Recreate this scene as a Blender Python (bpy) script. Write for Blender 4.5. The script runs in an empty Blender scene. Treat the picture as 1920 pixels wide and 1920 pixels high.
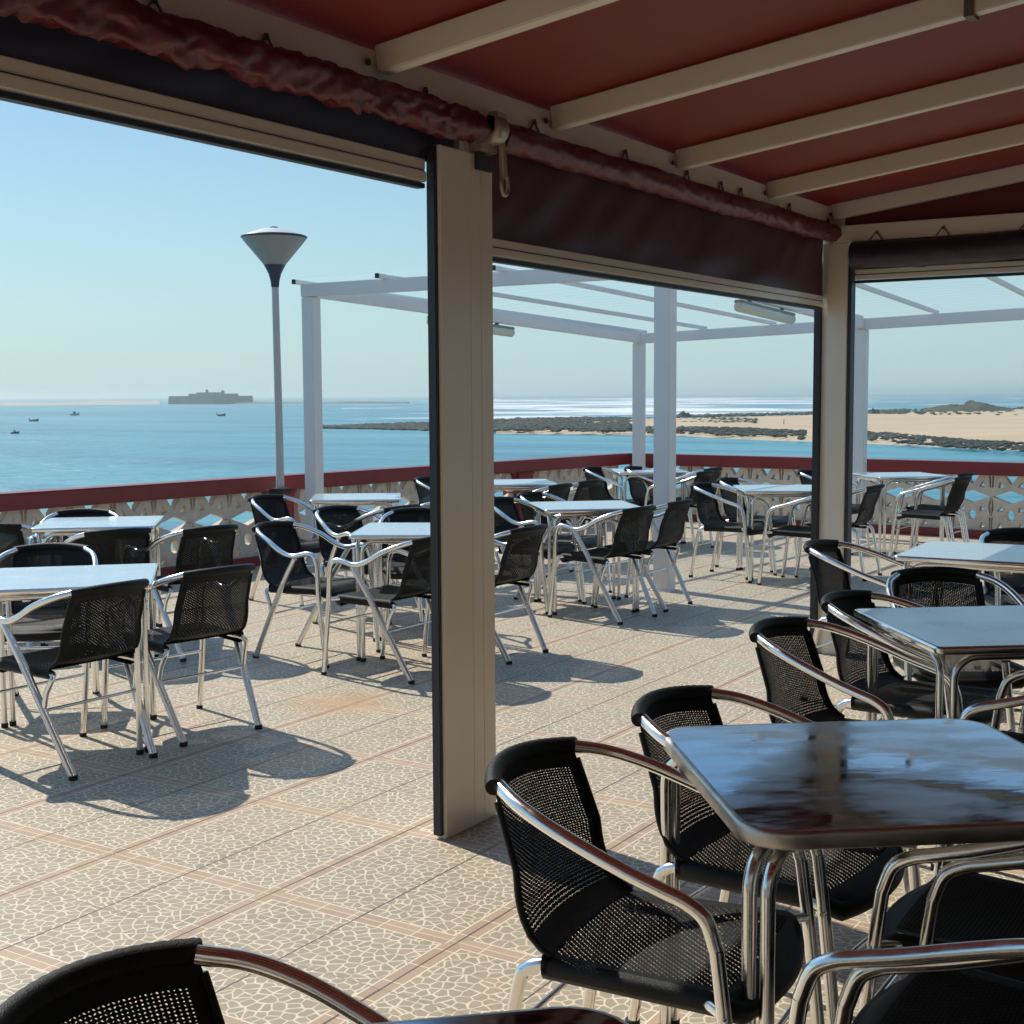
import bpy, bmesh, math, random
from mathutils import Vector, Matrix, noise
from mathutils.geometry import tessellate_polygon
PI = math.pi
R = math.radians
random.seed(7)
SC = bpy.context.scene
COL = SC.collection

# ------------------------------------------------------------------ helpers
class MB:
    """collects geometry for one mesh object"""
    def __init__(s):
        s.v = []; s.f = []; s.sm = []
    def add(s, vs, fs, smooth=False):
        o = len(s.v)
        s.v += [tuple(p) for p in vs]
        s.f += [tuple(i + o for i in f) for f in fs]
        s.sm += [smooth] * len(fs)
    def box(s, a, b):
        x0, y0, z0 = a; x1, y1, z1 = b
        s.add([(x0,y0,z0),(x1,y0,z0),(x1,y1,z0),(x0,y1,z0),(x0,y0,z1),(x1,y0,z1),(x1,y1,z1),(x0,y1,z1)],
              [(0,3,2,1),(4,5,6,7),(0,1,5,4),(1,2,6,5),(2,3,7,6),(3,0,4,7)])
    def bbox(s, a, b, c=.006):
        """box with chamfered edges"""
        bm = bmesh.new()
        bmesh.ops.create_cube(bm, size=1)
        for v in bm.verts:
            v.co = Vector([a[i] + (v.co[i] + .5) * (b[i] - a[i]) for i in range(3)])
        bmesh.ops.bevel(bm, geom=bm.edges[:], offset=c, segments=2, affect='EDGES')
        s.bm(bm)
    def bm(s, bm, smooth=False, M=None):
        bm.verts.ensure_lookup_table()
        s.add([(M @ v.co) if M else v.co[:] for v in bm.verts], [[v.index for v in f.verts] for f in bm.faces], smooth)
        bm.free()
    def beam(s, p, q, w, h, up=(0, 0, 1), c=.004):
        """rectangular bar from p to q; w across, h along up"""
        p = Vector(p); q = Vector(q); d = (q - p); L = d.length; d.normalize()
        r = d.cross(Vector(up)).normalized(); u = r.cross(d).normalized()
        bm = bmesh.new(); bmesh.ops.create_cube(bm, size=1)
        for v in bm.verts:
            v.co = Vector(((v.co.x + .5) * L, v.co.y * w, v.co.z * h))
        if c: bmesh.ops.bevel(bm, geom=bm.edges[:], offset=c, segments=2, affect='EDGES')
        M = Matrix(((d.x, r.x, u.x, p.x), (d.y, r.y, u.y, p.y), (d.z, r.z, u.z, p.z), (0, 0, 0, 1)))
        s.bm(bm, False, M)
    def tube(s, pts, r, n=12, rad=None, cap=True, jit=0):
        pts = [Vector(p) for p in pts]
        N = len(pts); vs = []; fs = []
        t0 = (pts[1] - pts[0]).normalized()
        a = Vector((0, 0, 1)) if abs(t0.z) < .9 else Vector((1, 0, 0))
        nrm = t0.cross(a).normalized()
        pt = t0
        for i, p in enumerate(pts):
            t = (pts[min(i+1, N-1)] - pts[max(i-1, 0)]).normalized()
            ax = pt.cross(t)
            if ax.length > 1e-7:
                nrm = Matrix.Rotation(pt.angle(t), 3, ax.normalized()) @ nrm
            pt = t
            b = t.cross(nrm).normalized()
            rr = rad[i] if rad else r
            for k in range(n):
                an = 2 * PI * k / n
                q = rr * (1 + (jit * noise.noise(Vector((p.x*14, p.y*14, p.z*14 + k*1.7))) if jit else 0))
                vs.append(p + (nrm * math.cos(an) + b * math.sin(an)) * q)
        for i in range(N - 1):
            for k in range(n):
                k2 = (k + 1) % n
                fs.append((i*n + k, i*n + k2, (i+1)*n + k2, (i+1)*n + k))
        s.add(vs, fs, True)
        if cap:
            s.add(vs[:n], [tuple(range(n))[::-1]]); s.add(vs[-n:], [tuple(range(n))])
    def lathe(s, prof, c=(0, 0, 0), n=32, smooth=True, caps=True):
        vs = []; fs = []
        for r, z in prof:
            for k in range(n):
                a = 2 * PI * k / n
                vs.append((c[0] + r * math.cos(a), c[1] + r * math.sin(a), c[2] + z))
        for i in range(len(prof) - 1):
            for k in range(n):
                k2 = (k + 1) % n
                fs.append((i*n + k, i*n + k2, (i+1)*n + k2, (i+1)*n + k))
        s.add(vs, fs, smooth)
        if caps:
            s.add(vs[:n], [tuple(range(n))[::-1]]); s.add(vs[-n:], [tuple(range(n))])
    def build(s, name, mat, parent=None):
        me = bpy.data.meshes.new(name)
        me.from_pydata(s.v, [], s.f)
        me.polygons.foreach_set('use_smooth', s.sm)
        me.update()
        o = bpy.data.objects.new(name, me)
        COL.objects.link(o)
        if mat: me.materials.append(mat)
        if parent: o.parent = parent
        return o

def smooth_path(pts, n=6):
    """Catmull-Rom through the points"""
    P = [Vector(p) for p in pts]
    P = [P[0] * 2 - P[1]] + P + [P[-1] * 2 - P[-2]]
    out = []
    for i in range(1, len(P) - 2):
        a, b, c, d = P[i-1], P[i], P[i+1], P[i+2]
        for k in range(n):
            t = k / n
            out.append(.5 * ((2*b) + (c - a)*t + (2*a - 5*b + 4*c - d)*t*t + (3*b - a - 3*c + d)*t**3))
    out.append(P[-2])
    return out

def tag(o, label=None, cat=None, group=None, kind=None):
    if label: o['label'] = label
    if cat: o['category'] = cat
    if group: o['group'] = group
    if kind: o['kind'] = kind
    return o

def empty(name, loc=(0, 0, 0), rz=0):
    o = bpy.data.objects.new(name, None); COL.objects.link(o)
    o.empty_display_size = .1
    o.location = loc; o.rotation_euler = (0, 0, rz)
    return o

def copy_tree(o, parent=None):
    c = o.copy(); COL.objects.link(c)
    if parent: c.parent = parent
    for ch in list(o.children): copy_tree(ch, c)
    return c

# ------------------------------------------------------------------ materials
def mat(name, base=(.5, .5, .5), rough=.5, metal=0., spec=.5, noise_amt=0., noise_scale=8., bump=0., bump_scale=200., rough_var=0., coat=0., transl=None, stretch=None):
    m = bpy.data.materials.new(name); m.use_nodes = True
    nt = m.node_tree; bs = nt.nodes['Principled BSDF']
    bs.inputs['Base Color'].default_value = (*base, 1)
    bs.inputs['Roughness'].default_value = rough
    bs.inputs['Metallic'].default_value = metal
    bs.inputs['Specular IOR Level'].default_value = spec
    bs.inputs['Coat Weight'].default_value = coat
    if noise_amt or bump or rough_var:
        tc = nt.nodes.new('ShaderNodeTexCoord')
        mp = nt.nodes.new('ShaderNodeMapping'); nt.links.new(tc.outputs['Object'], mp.inputs[0])
        if stretch: mp.inputs['Scale'].default_value = stretch
        n1 = nt.nodes.new('ShaderNodeTexNoise'); n1.inputs['Scale'].default_value = noise_scale; n1.inputs['Detail'].default_value = 6
        n1.inputs['Roughness'].default_value = .62
        nt.links.new(mp.outputs[0], n1.inputs['Vector'])
        if noise_amt:
            mx = nt.nodes.new('ShaderNodeMix'); mx.data_type = 'RGBA'
            mx.inputs['A'].default_value = (*[c * (1 - noise_amt) for c in base], 1)
            mx.inputs['B'].default_value = (*[min(1, c * (1 + noise_amt)) for c in base], 1)
            nt.links.new(n1.outputs['Fac'], mx.inputs['Factor']); nt.links.new(mx.outputs['Result'], bs.inputs['Base Color'])
        if rough_var:
            mr = nt.nodes.new('ShaderNodeMapRange')
            mr.inputs['From Min'].default_value = .35; mr.inputs['From Max'].default_value = .65
            mr.inputs['To Min'].default_value = max(.02, rough - rough_var); mr.inputs['To Max'].default_value = rough + rough_var
            nt.links.new(n1.outputs['Fac'], mr.inputs['Value']); nt.links.new(mr.outputs[0], bs.inputs['Roughness'])
        if bump:
            n2 = nt.nodes.new('ShaderNodeTexNoise'); n2.inputs['Scale'].default_value = bump_scale; n2.inputs['Detail'].default_value = 3
            nt.links.new(mp.outputs[0], n2.inputs['Vector'])
            b = nt.nodes.new('ShaderNodeBump'); b.inputs['Strength'].default_value = bump; b.inputs['Distance'].default_value = .01
            nt.links.new(n2.outputs['Fac'], b.inputs['Height']); nt.links.new(b.outputs[0], bs.inputs['Normal'])
    if transl:
        tr = nt.nodes.new('ShaderNodeBsdfTranslucent'); tr.inputs['Color'].default_value = (*transl[0], 1)
        mx = nt.nodes.new('ShaderNodeMixShader'); mx.inputs[0].default_value = transl[1]
        nt.links.new(bs.outputs[0], mx.inputs[1]); nt.links.new(tr.outputs[0], mx.inputs[2])
        nt.links.new(mx.outputs[0], nt.nodes['Material Output'].inputs[0])
    return m

M = {}
M['alu'] = mat('polished_aluminium', (.90, .89, .86), .20, 1, rough_var=.06, noise_scale=25, bump=.02, bump_scale=90)
M['alu_ribbed'] = mat('ribbed_aluminium', (.88, .87, .84), .32, 1, rough_var=.06, noise_scale=30)
M['wicker'] = mat('black_woven_plastic', (.0070, .0085, .0088), .50, 0, .26, noise_amt=.4, noise_scale=60, bump=.3, bump_scale=420)
M['rim'] = mat('dull_aluminium_edge', (.58, .55, .50), .42, 1, rough_var=.1, noise_scale=20)
M['rubber'] = mat('black_rubber', (.012, .012, .012), .7)
M['steel_top'] = mat('satin_steel_sheet', (.60, .69, .72), .24, .5, .5, rough_var=.05, noise_scale=3, noise_amt=.05)
M['cream'] = mat('cream_lacquered_aluminium', (.74, .67, .56), .25, 0, .5, noise_amt=.06, noise_scale=5)
M['white'] = mat('white_lacquered_steel', (.80, .79, .78), .42, 0, .5, noise_amt=.05, noise_scale=4)
M['dark_gap'] = mat('dark_guide_channel', (.02, .024, .032), .5)
M['red_pvc'] = mat('dark_red_awning_fabric', (.120, .015, .013), .55, 0, .35, noise_amt=.2, noise_scale=2, transl=((.30, .02, .012), .04))
M['red_roll'] = mat('crimson_rolled_fabric', (.115, .013, .019), .42, 0, .5, noise_amt=.25, noise_scale=9, bump=.25, bump_scale=30)
M['navy_roll'] = mat('dark_rolled_fabric', (.030, .018, .034), .42, 0, .4, noise_amt=.3, noise_scale=6, bump=.2, bump_scale=30)
M['navy_sheet'] = mat('navy_blind_sheet', (.048, .054, .090), .5, 0, .4, noise_amt=.25, noise_scale=3)
M['maroon_sheet'] = mat('maroon_blind_sheet', (.085, .024, .038), .40, 0, .45, noise_amt=.3, noise_scale=3)
M['wire'] = mat('dull_wire', (.16, .13, .10), .5, .6)
M['brass'] = mat('grimy_cast_metal', (.42, .36, .28), .42, .6, noise_amt=.35, noise_scale=40)
M['bolt'] = mat('dark_bolt', (.05, .045, .04), .5, .6)
M['red_paint'] = mat('oxblood_paint', (.22, .022, .026), .42, 0, .5, noise_amt=.22, noise_scale=5, bump=.1, bump_scale=60)
M['block'] = mat('sandy_concrete_block', (.66, .58, .475), .9, 0, .2, noise_amt=.3, noise_scale=11, bump=.3, bump_scale=120)
M['lamp_pole'] = mat('grey_painted_pole', (.52, .53, .52), .5, 0, .4, noise_amt=.1)
M['lamp_neck'] = mat('navy_painted_metal', (.03, .045, .08), .4)
M['lamp_cap'] = mat('pale_metal_cap', (.62, .64, .62), .5)
M['lamp_glass'] = mat('frosted_lamp_bowl', (.36, .39, .39), .35, 0, .5, noise_amt=.12, noise_scale=12, transl=((.6, .62, .6), .25))
M['tube_cover'] = mat('clear_ribbed_cover', (.70, .72, .66), .25, 0, .5, noise_amt=.1, noise_scale=30, transl=((.8, .82, .75), .4))
M['tube_body'] = mat('grey_lamp_body', (.28, .32, .33), .5)
M['sand'] = mat('dry_beach_sand', (.53, .42, .285), .95, 0, .1, noise_amt=.24, noise_scale=.045, bump=.2, bump_scale=1.5)
M['far_sand'] = mat('far_sand', (.50, .43, .36), .95, 0, .1)
M['rock'] = mat('weedy_dark_rock', (.045, .054, .044), .85, 0, .3, noise_amt=.5, noise_scale=.5)
M['rock_dune'] = mat('grassy_rock', (.085, .090, .055), .9, 0, .2, noise_amt=.5, noise_scale=.3)
M['fort'] = mat('weathered_granite', (.15, .15, .15), .9, 0, .2, noise_amt=.3, noise_scale=.15)
M['foam'] = mat('sea_foam', (.82, .84, .85), .8, 0, .2, noise_amt=.1, noise_scale=.3)
M['hull_dark'] = mat('dark_boat_paint', (.05, .07, .10), .5)
M['hull_light'] = mat('pale_boat_paint', (.45, .45, .43), .5)
M['skin'] = mat('bare_skin', (.35, .2, .13), .6)  # one even skin tone
M['cloth'] = mat('dark_bathing_clothes', (.05, .05, .08), .8)
M['render_wall'] = mat('cream_render', (.45, .41, .36), .9)

# roof film of the pergola: clear corrugated plastic
def film():
    m = bpy.data.materials.new('clear_plastic_film'); m.use_nodes = True
    nt = m.node_tree; bs = nt.nodes['Principled BSDF']
    bs.inputs['Base Color'].default_value = (.8, .85, .86, 1); bs.inputs['Roughness'].default_value = .3
    tr = nt.nodes.new('ShaderNodeBsdfTransparent'); tr.inputs[0].default_value = (.97, .99, 1, 1)
    tl = nt.nodes.new('ShaderNodeBsdfTranslucent'); tl.inputs[0].default_value = (.85, .93, .95, 1)
    a = nt.nodes.new('ShaderNodeAddShader')
    mx = nt.nodes.new('ShaderNodeMixShader')
    mx2 = nt.nodes.new('ShaderNodeMixShader'); mx2.inputs[0].default_value = .5
    tc = nt.nodes.new('ShaderNodeTexCoord')
    w = nt.nodes.new('ShaderNodeTexWave'); w.inputs['Scale'].default_value = 1.6; w.inputs['Distortion'].default_value = 3; w.inputs['Detail'].default_value = 2
    w.bands_direction = 'Y'
    nt.links.new(tc.outputs['Object'], w.inputs['Vector'])
    mr = nt.nodes.new('ShaderNodeMapRange'); mr.inputs['To Min'].default_value = .06; mr.inputs['To Max'].default_value = .13
    nt.links.new(w.outputs['Fac'], mr.inputs['Value']); nt.links.new(mr.outputs[0], mx.inputs[0])
    nt.links.new(bs.outputs[0], mx2.inputs[1]); nt.links.new(tl.outputs[0], mx2.inputs[2])
    nt.links.new(tr.outputs[0], mx.inputs[1]); nt.links.new(mx2.outputs[0], mx.inputs[2])
    nt.links.new(mx.outputs[0], nt.nodes['Material Output'].inputs[0])
    return m
M['film'] = film()

class NG:
    """tiny wrapper to write shader maths"""
    def __init__(s, nt): s.nt = nt
    def new(s, t): return s.nt.nodes.new(t)
    def link(s, a, b): s.nt.links.new(a, b)
    def math(s, op, *a, clamp=False):
        n = s.new('ShaderNodeMath'); n.operation = op; n.use_clamp = clamp
        for i, x in enumerate(a):
            if isinstance(x, (int, float)): n.inputs[i].default_value = x
            else: s.link(x, n.inputs[i])
        return n.outputs[0]
    def mix(s, f, a, b):
        n = s.new('ShaderNodeMix'); n.data_type = 'RGBA'
        for k, x in (('Factor', f), ('A', a), ('B', b)):
            if isinstance(x, (int, float)): n.inputs[k].default_value = x
            elif isinstance(x, tuple): n.inputs[k].default_value = (*x, 1)
            else: s.link(x, n.inputs[k])
        return n.outputs['Result']
    def ramp(s, x, a, b, lo=0., hi=1.):
        n = s.new('ShaderNodeMapRange'); s.link(x, n.inputs['Value'])
        n.inputs['From Min'].default_value = a; n.inputs['From Max'].default_value = b
        n.inputs['To Min'].default_value = lo; n.inputs['To Max'].default_value = hi
        return n.outputs[0]

TP = .706          # one mosaic square = 2 x 2 tiles
def floor_material():
    m = bpy.data.materials.new('crazy_paving_print_tiles'); m.use_nodes = True
    nt = m.node_tree; g = NG(nt); bs = nt.nodes['Principled BSDF']
    tc = g.new('ShaderNodeTexCoord'); sp = g.new('ShaderNodeSeparateXYZ'); g.link(tc.outputs['Object'], sp.inputs[0])
    X, Y = sp.outputs[0], sp.outputs[1]
    def signed(v, off, per):
        a = g.math('DIVIDE', g.math('SUBTRACT', v, off), per)
        fr = g.math('FRACT', g.math('ADD', a, .5))
        return g.math('MULTIPLY', g.math('SUBTRACT', fr, .5), per)
    sX = g.math('ABSOLUTE', signed(X, -2.803, TP)); sY = g.math('ABSOLUTE', signed(Y, 3.017, TP))
    jX = g.math('ABSOLUTE', signed(X, -2.803, TP/2)); jY = g.math('ABSOLUTE', signed(Y, 3.017, TP/2))
    # tile identity for per-tile variation
    ix = g.math('FLOOR', g.math('DIVIDE', g.math('SUBTRACT', X, -2.803), TP/2))
    iy = g.math('FLOOR', g.math('DIVIDE', g.math('SUBTRACT', Y, 3.017), TP/2))
    cb = g.new('ShaderNodeCombineXYZ'); g.link(ix, cb.inputs[0]); g.link(iy, cb.inputs[1])
    wn = g.new('ShaderNodeTexWhiteNoise'); wn.noise_dimensions = '3D'; g.link(cb.outputs[0], wn.inputs['Vector'])
    tile_r = wn.outputs['Value']
    # crazy paving cells; slightly warped so that they look drawn
    nz = g.new('ShaderNodeTexNoise'); nz.inputs['Scale'].default_value = 22; g.link(tc.outputs['Object'], nz.inputs['Vector'])
    va = g.new('ShaderNodeVectorMath'); va.operation = 'MULTIPLY_ADD'
    g.link(nz.outputs['Color'], va.inputs[0]); va.inputs[1].default_value = (.012, .012, 0); g.link(tc.outputs['Object'], va.inputs[2])
    vo = g.new('ShaderNodeTexVoronoi'); vo.feature = 'DISTANCE_TO_EDGE'; vo.inputs['Scale'].default_value = 29; vo.voronoi_dimensions = '2D'
    g.link(va.outputs[0], vo.inputs['Vector'])
    vc = g.new('ShaderNodeTexVoronoi'); vc.feature = 'F1'; vc.inputs['Scale'].default_value = 29; vc.voronoi_dimensions = '2D'
    g.link(va.outputs[0], vc.inputs['Vector'])
    sc = g.new('ShaderNodeSeparateColor'); g.link(vc.outputs['Color'], sc.inputs[0])
    # stones: grey green to pinkish tan
    st = g.mix(g.ramp(sc.outputs[0], 0, 1), (.35, .315, .235), (.44, .365, .265))
    st = g.mix(g.math('MULTIPLY', g.ramp(sc.outputs[1], .55, 1), .45), st, (.41, .31, .22))
    st = g.mix(g.math('MULTIPLY', tile_r, .3), st, (.40, .345, .24))
    n2 = g.new('ShaderNodeTexNoise'); n2.inputs['Scale'].default_value = 130; n2.inputs['Detail'].default_value = 4; g.link(tc.outputs['Object'], n2.inputs['Vector'])
    lw = g.new('ShaderNodeTexNoise'); lw.inputs['Scale'].default_value = 26; lw.inputs['Detail'].default_value = 3; g.link(tc.outputs['Object'], lw.inputs['Vector'])
    line = g.math('MULTIPLY', g.ramp(g.math('SUBTRACT', vo.outputs['Distance'], g.ramp(lw.outputs['Fac'], .3, .7, -.035, .055)), .02, .10, 1, 0), g.ramp(n2.outputs['Fac'], .3, .6, .72, 1))
    LINE = (.84, .735, .555)
    inner = g.mix(line, st, LINE)
    # brick bands beside the big joints
    band = g.math('LESS_THAN', g.math('MINIMUM', sX, sY), .033)
    inX = g.math('LESS_THAN', sX, sY)
    al = g.math('ADD', g.math('MULTIPLY', inX, Y), g.math('MULTIPLY', g.math('SUBTRACT', 1, inX), X))
    bf = g.math('FRACT', g.math('DIVIDE', al, .118))
    bcut = g.math('LESS_THAN', bf, .035)
    bid = g.math('FLOOR', g.math('DIVIDE', al, .118))
    cb2 = g.new('ShaderNodeCombineXYZ'); g.link(bid, cb2.inputs[0]); g.link(ix, cb2.inputs[1]); g.link(iy, cb2.inputs[2])
    wn2 = g.new('ShaderNodeTexWhiteNoise'); g.link(cb2.outputs[0], wn2.inputs['Vector'])
    bc = g.mix(wn2.outputs['Value'], (.455, .325, .225), (.535, .39, .27))
    bc = g.mix(bcut, bc, LINE)
    col = g.mix(band, inner, bc)
    mn = g.math('MINIMUM', sX, sY)
    rim = g.math('MULTIPLY', g.math('GREATER_THAN', mn, .0315), g.math('LESS_THAN', mn, .0365))
    col = g.mix(rim, col, LINE)
    # grout
    gy = g.math('LESS_THAN', jY, .0022)
    col = g.mix(g.math('MULTIPLY', gy, .75), col, g.mix(g.math('LESS_THAN', sY, .02), (.27, .23, .18), LINE))
    gx = g.math('LESS_THAN', jX, g.ramp(tile_r, 0, 1, .0026, .0042))
    col = g.mix(g.math('MULTIPLY', gx, .92), col, (.075, .058, .042))
    # dirt and rust stains
    n3 = g.new('ShaderNodeTexNoise'); n3.inputs['Scale'].default_value = 1.7; n3.inputs['Detail'].default_value = 5; g.link(tc.outputs['Object'], n3.inputs['Vector'])
    col = g.mix(g.ramp(n3.outputs['Fac'], .52, .75, 0, .30), col, (.46, .31, .17))
    n4 = g.new('ShaderNodeTexNoise'); n4.inputs['Scale'].default_value = 5.5; n4.inputs['Detail'].default_value = 7; n4.inputs['Roughness'].default_value = .7; g.link(tc.outputs['Object'], n4.inputs['Vector'])
    col = g.mix(g.ramp(n4.outputs['Fac'], .55, .78, 0, .28), col, (.22, .19, .15))
    col = g.mix(g.ramp(n2.outputs['Fac'], .3, .75, .0, .16), col, (.30, .26, .21))
    dst = g.new('ShaderNodeVectorMath'); dst.operation = 'DISTANCE'; g.link(tc.outputs['Object'], dst.inputs[0]); dst.inputs[1].default_value = (-4.28, 5.15, 0)
    dd = g.math('ADD', dst.outputs['Value'], g.math('MULTIPLY', n4.outputs['Fac'], .22))
    col = g.mix(g.ramp(dd, .2, .48, .55, 0), col, (.50, .30, .13))
    g.link(col, bs.inputs['Base Color'])
    g.link(g.ramp(n4.outputs['Fac'], .3, .7, .36, .6), bs.inputs['Roughness'])
    bs.inputs['Specular IOR Level'].default_value = .4
    h = g.math('SUBTRACT', g.math('MULTIPLY', g.math('SUBTRACT', 1, line), .3), g.math('ADD', gx, g.math('MULTIPLY', gy, .6)))
    b = g.new('ShaderNodeBump'); b.inputs['Strength'].default_value = .35; b.inputs['Distance'].default_value = .002
    g.link(h, b.inputs['Height']); g.link(b.outputs[0], bs.inputs['Normal'])
    return m
M['floor'] = floor_material()

def water_material():
    m = bpy.data.materials.new('sea_water'); m.use_nodes = True
    nt = m.node_tree; g = NG(nt); bs = nt.nodes['Principled BSDF']
    tc = g.new('ShaderNodeTexCoord')
    def nz(scale, sx, detail=4):
        mp = g.new('ShaderNodeMapping'); mp.inputs['Rotation'].default_value = (0, 0, R(-32)); mp.inputs['Scale'].default_value = sx
        g.link(tc.outputs['Object'], mp.inputs[0])
        n = g.new('ShaderNodeTexNoise'); n.inputs['Scale'].default_value = scale; n.inputs['Detail'].default_value = detail
        g.link(mp.outputs[0], n.inputs['Vector']); return n.outputs['Fac']
    a = nz(.35, (.45, 1, 1), 6); b_ = nz(.012, (.3, 1, 1), 4); c = nz(.045, (.22, 1, 1), 6)
    col = g.mix(g.ramp(b_, .35, .65), (.05, .235, .30), (.10, .33, .385))
    col = g.mix(g.ramp(c, .47, .62, 0, .75), col, (.03, .14, .22))
    g.link(col, bs.inputs['Base Color'])
    bs.inputs['Roughness'].default_value = .28
    bs.inputs['IOR'].default_value = 1.33
    hh = g.math('ADD', g.math('MULTIPLY', a, 1.0), g.math('MULTIPLY', c, 4.0))
    bp = g.new('ShaderNodeBump'); bp.inputs['Strength'].default_value = 1; bp.inputs['Distance'].default_value = .9
    g.link(hh, bp.inputs['Height']); g.link(bp.outputs[0], bs.inputs['Normal'])
    return m
M['water'] = water_material()

def top_material():
    """worn, greasy steel table top: smears change the gloss"""
    m = bpy.data.materials.new('smeared_steel_top'); m.use_nodes = True
    nt = m.node_tree; g = NG(nt); bs = nt.nodes['Principled BSDF']
    bs.inputs['Metallic'].default_value = 1; bs.inputs['Base Color'].default_value = (.50, .57, .66, 1)
    tc = g.new('ShaderNodeTexCoord')
    mp = g.new('ShaderNodeMapping'); mp.inputs['Scale'].default_value = (1.6, 3.4, 1); mp.inputs['Rotation'].default_value = (0, 0, R(8)); g.link(tc.outputs['Object'], mp.inputs[0])
    n = g.new('ShaderNodeTexNoise'); n.inputs['Scale'].default_value = 2.2; n.inputs['Detail'].default_value = 6; n.inputs['Roughness'].default_value = .6; g.link(mp.outputs[0], n.inputs['Vector'])
    g.link(g.ramp(n.outputs['Fac'], .42, .62, .035, .22), bs.inputs['Roughness'])
    mp2 = g.new('ShaderNodeMapping'); mp2.inputs['Scale'].default_value = (3, 9, 1); g.link(tc.outputs['Object'], mp2.inputs[0])
    n2 = g.new('ShaderNodeTexNoise'); n2.inputs['Scale'].default_value = 2.4; n2.inputs['Detail'].default_value = 2; g.link(mp2.outputs[0], n2.inputs['Vector'])
    b = g.new('ShaderNodeBump'); b.inputs['Strength'].default_value = .022; b.inputs['Distance'].default_value = .006; g.link(n2.outputs['Fac'], b.inputs['Height'])
    g.link(b.outputs[0], bs.inputs['Normal'])
    return m
M['smeared_top'] = top_material()

# ------------------------------------------------------------------ chairs
AX1 = [(-.263, .173, .759), (-.20, .222, .738), (-.11, .252, .700), (-.03, .262, .655), (.03, .265, .632), (.08, .266, .628), (.135, .266, .640), (.178, .266, .646), (.216, .266, .634), (.236, .266, .590), (.240, .266, .55)]
AX2 = [(-.263, .173, .759), (-.20, .218, .744), (-.12, .246, .720), (-.03, .259, .690), (.06, .264, .660), (.13, .266, .640), (.172, .266, .627), (.208, .266, .602), (.228, .266, .55)]
def back_point(u, v):
    """woven sling: u across -1..1, v 0 (front of the seat) .. 1 (top of the back)"""
    if v < .46:                                     # seat
        t = v / .46
        x = .275 - t * .435
        z = .452 - .014 * math.sin(t * PI) * (1 - u*u) - .012 * t
        front = max(0, 1 - t / .16)
        z -= .030 * front ** 2
        hw = .222 - .022 * t
        hw *= (1 - .20 * front ** 2.5)
        x -= .030 * front * u * u
        return Vector((x, hw * u, z))
    t = (v - .46) / .54
    b = min(1, t / .2)                              # bend
    b = b*b*(3 - 2*b)
    top = Vector((-.268 - .062 * (1 - u*u), .183 * u, .748 + .016 * (1 - u*u)))
    bot = Vector((-.160 - .012 * (1 - u*u), .202 * u, .440))
    s = t
    p = bot.lerp(top, s)
    p.x += .030 * (1 - b) * (1 - s) - .014 * math.sin(min(1, t/.5) * PI)
    if t < .2: p.z -= .010 * math.sin(t / .2 * PI)
    p.x -= .014 * math.sin(s * PI) * (1 - u*u)
    return p

def woven(v0, v1, nu, nv, hole, edge_u, solid_v0, solid_v1, thick=.006):
    """open weave: every cell has a real hole except along the borders"""
    mb = MB(); idx = {}
    def P(u, v, du=0, off=0):
        p = back_point(max(-1, min(1, u)), v)
        if off:
            e = 1e-3
            a = back_point(min(1, u + e), v) - back_point(max(-1, u - e), v); b = back_point(u, v + e) - back_point(u, v - e)
            n = a.cross(b).normalized()
            p = p + n * off
        return p
    vs = []; fs = []
    def vid(u, v, off):
        k = (round(u, 5), round(v, 5), round(off, 5))
        if k not in idx:
            idx[k] = len(vs); vs.append(P(u, v, 0, off))
        return idx[k]
    for i in range(nu):
        for j in range(nv):
            ua, ub = -1 + 2*i/nu, -1 + 2*(i+1)/nu
            va, vb = v0 + (v1 - v0)*j/nv, v0 + (v1 - v0)*(j+1)/nv
            um, vm = (ua + ub)/2, (va + vb)/2
            fr = (vm - v0)/(v1 - v0)
            o1 = .0018 if (i + j) % 2 else -.0012
            A = [vid(ua, va, 0), vid(ub, va, 0), vid(ub, vb, 0), vid(ua, vb, 0)]
            if abs(um) > edge_u or fr < solid_v0 or fr > solid_v1:
                fs.append(tuple(A)); continue
            h = hole * random.uniform(.75, 1.2) / 2
            hw, hh = (ub - ua)*h, (vb - va)*h*1.05
            Bv = [vid(um - hw, vm - hh, o1), vid(um + hw, vm - hh, o1), vid(um + hw, vm + hh, -o1), vid(um - hw, vm + hh, -o1)]
            for q in range(4):
                fs.append((A[q], A[(q+1) % 4], Bv[(q+1) % 4], Bv[q]))
    mb.add(vs, fs, True)
    return mb

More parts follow.
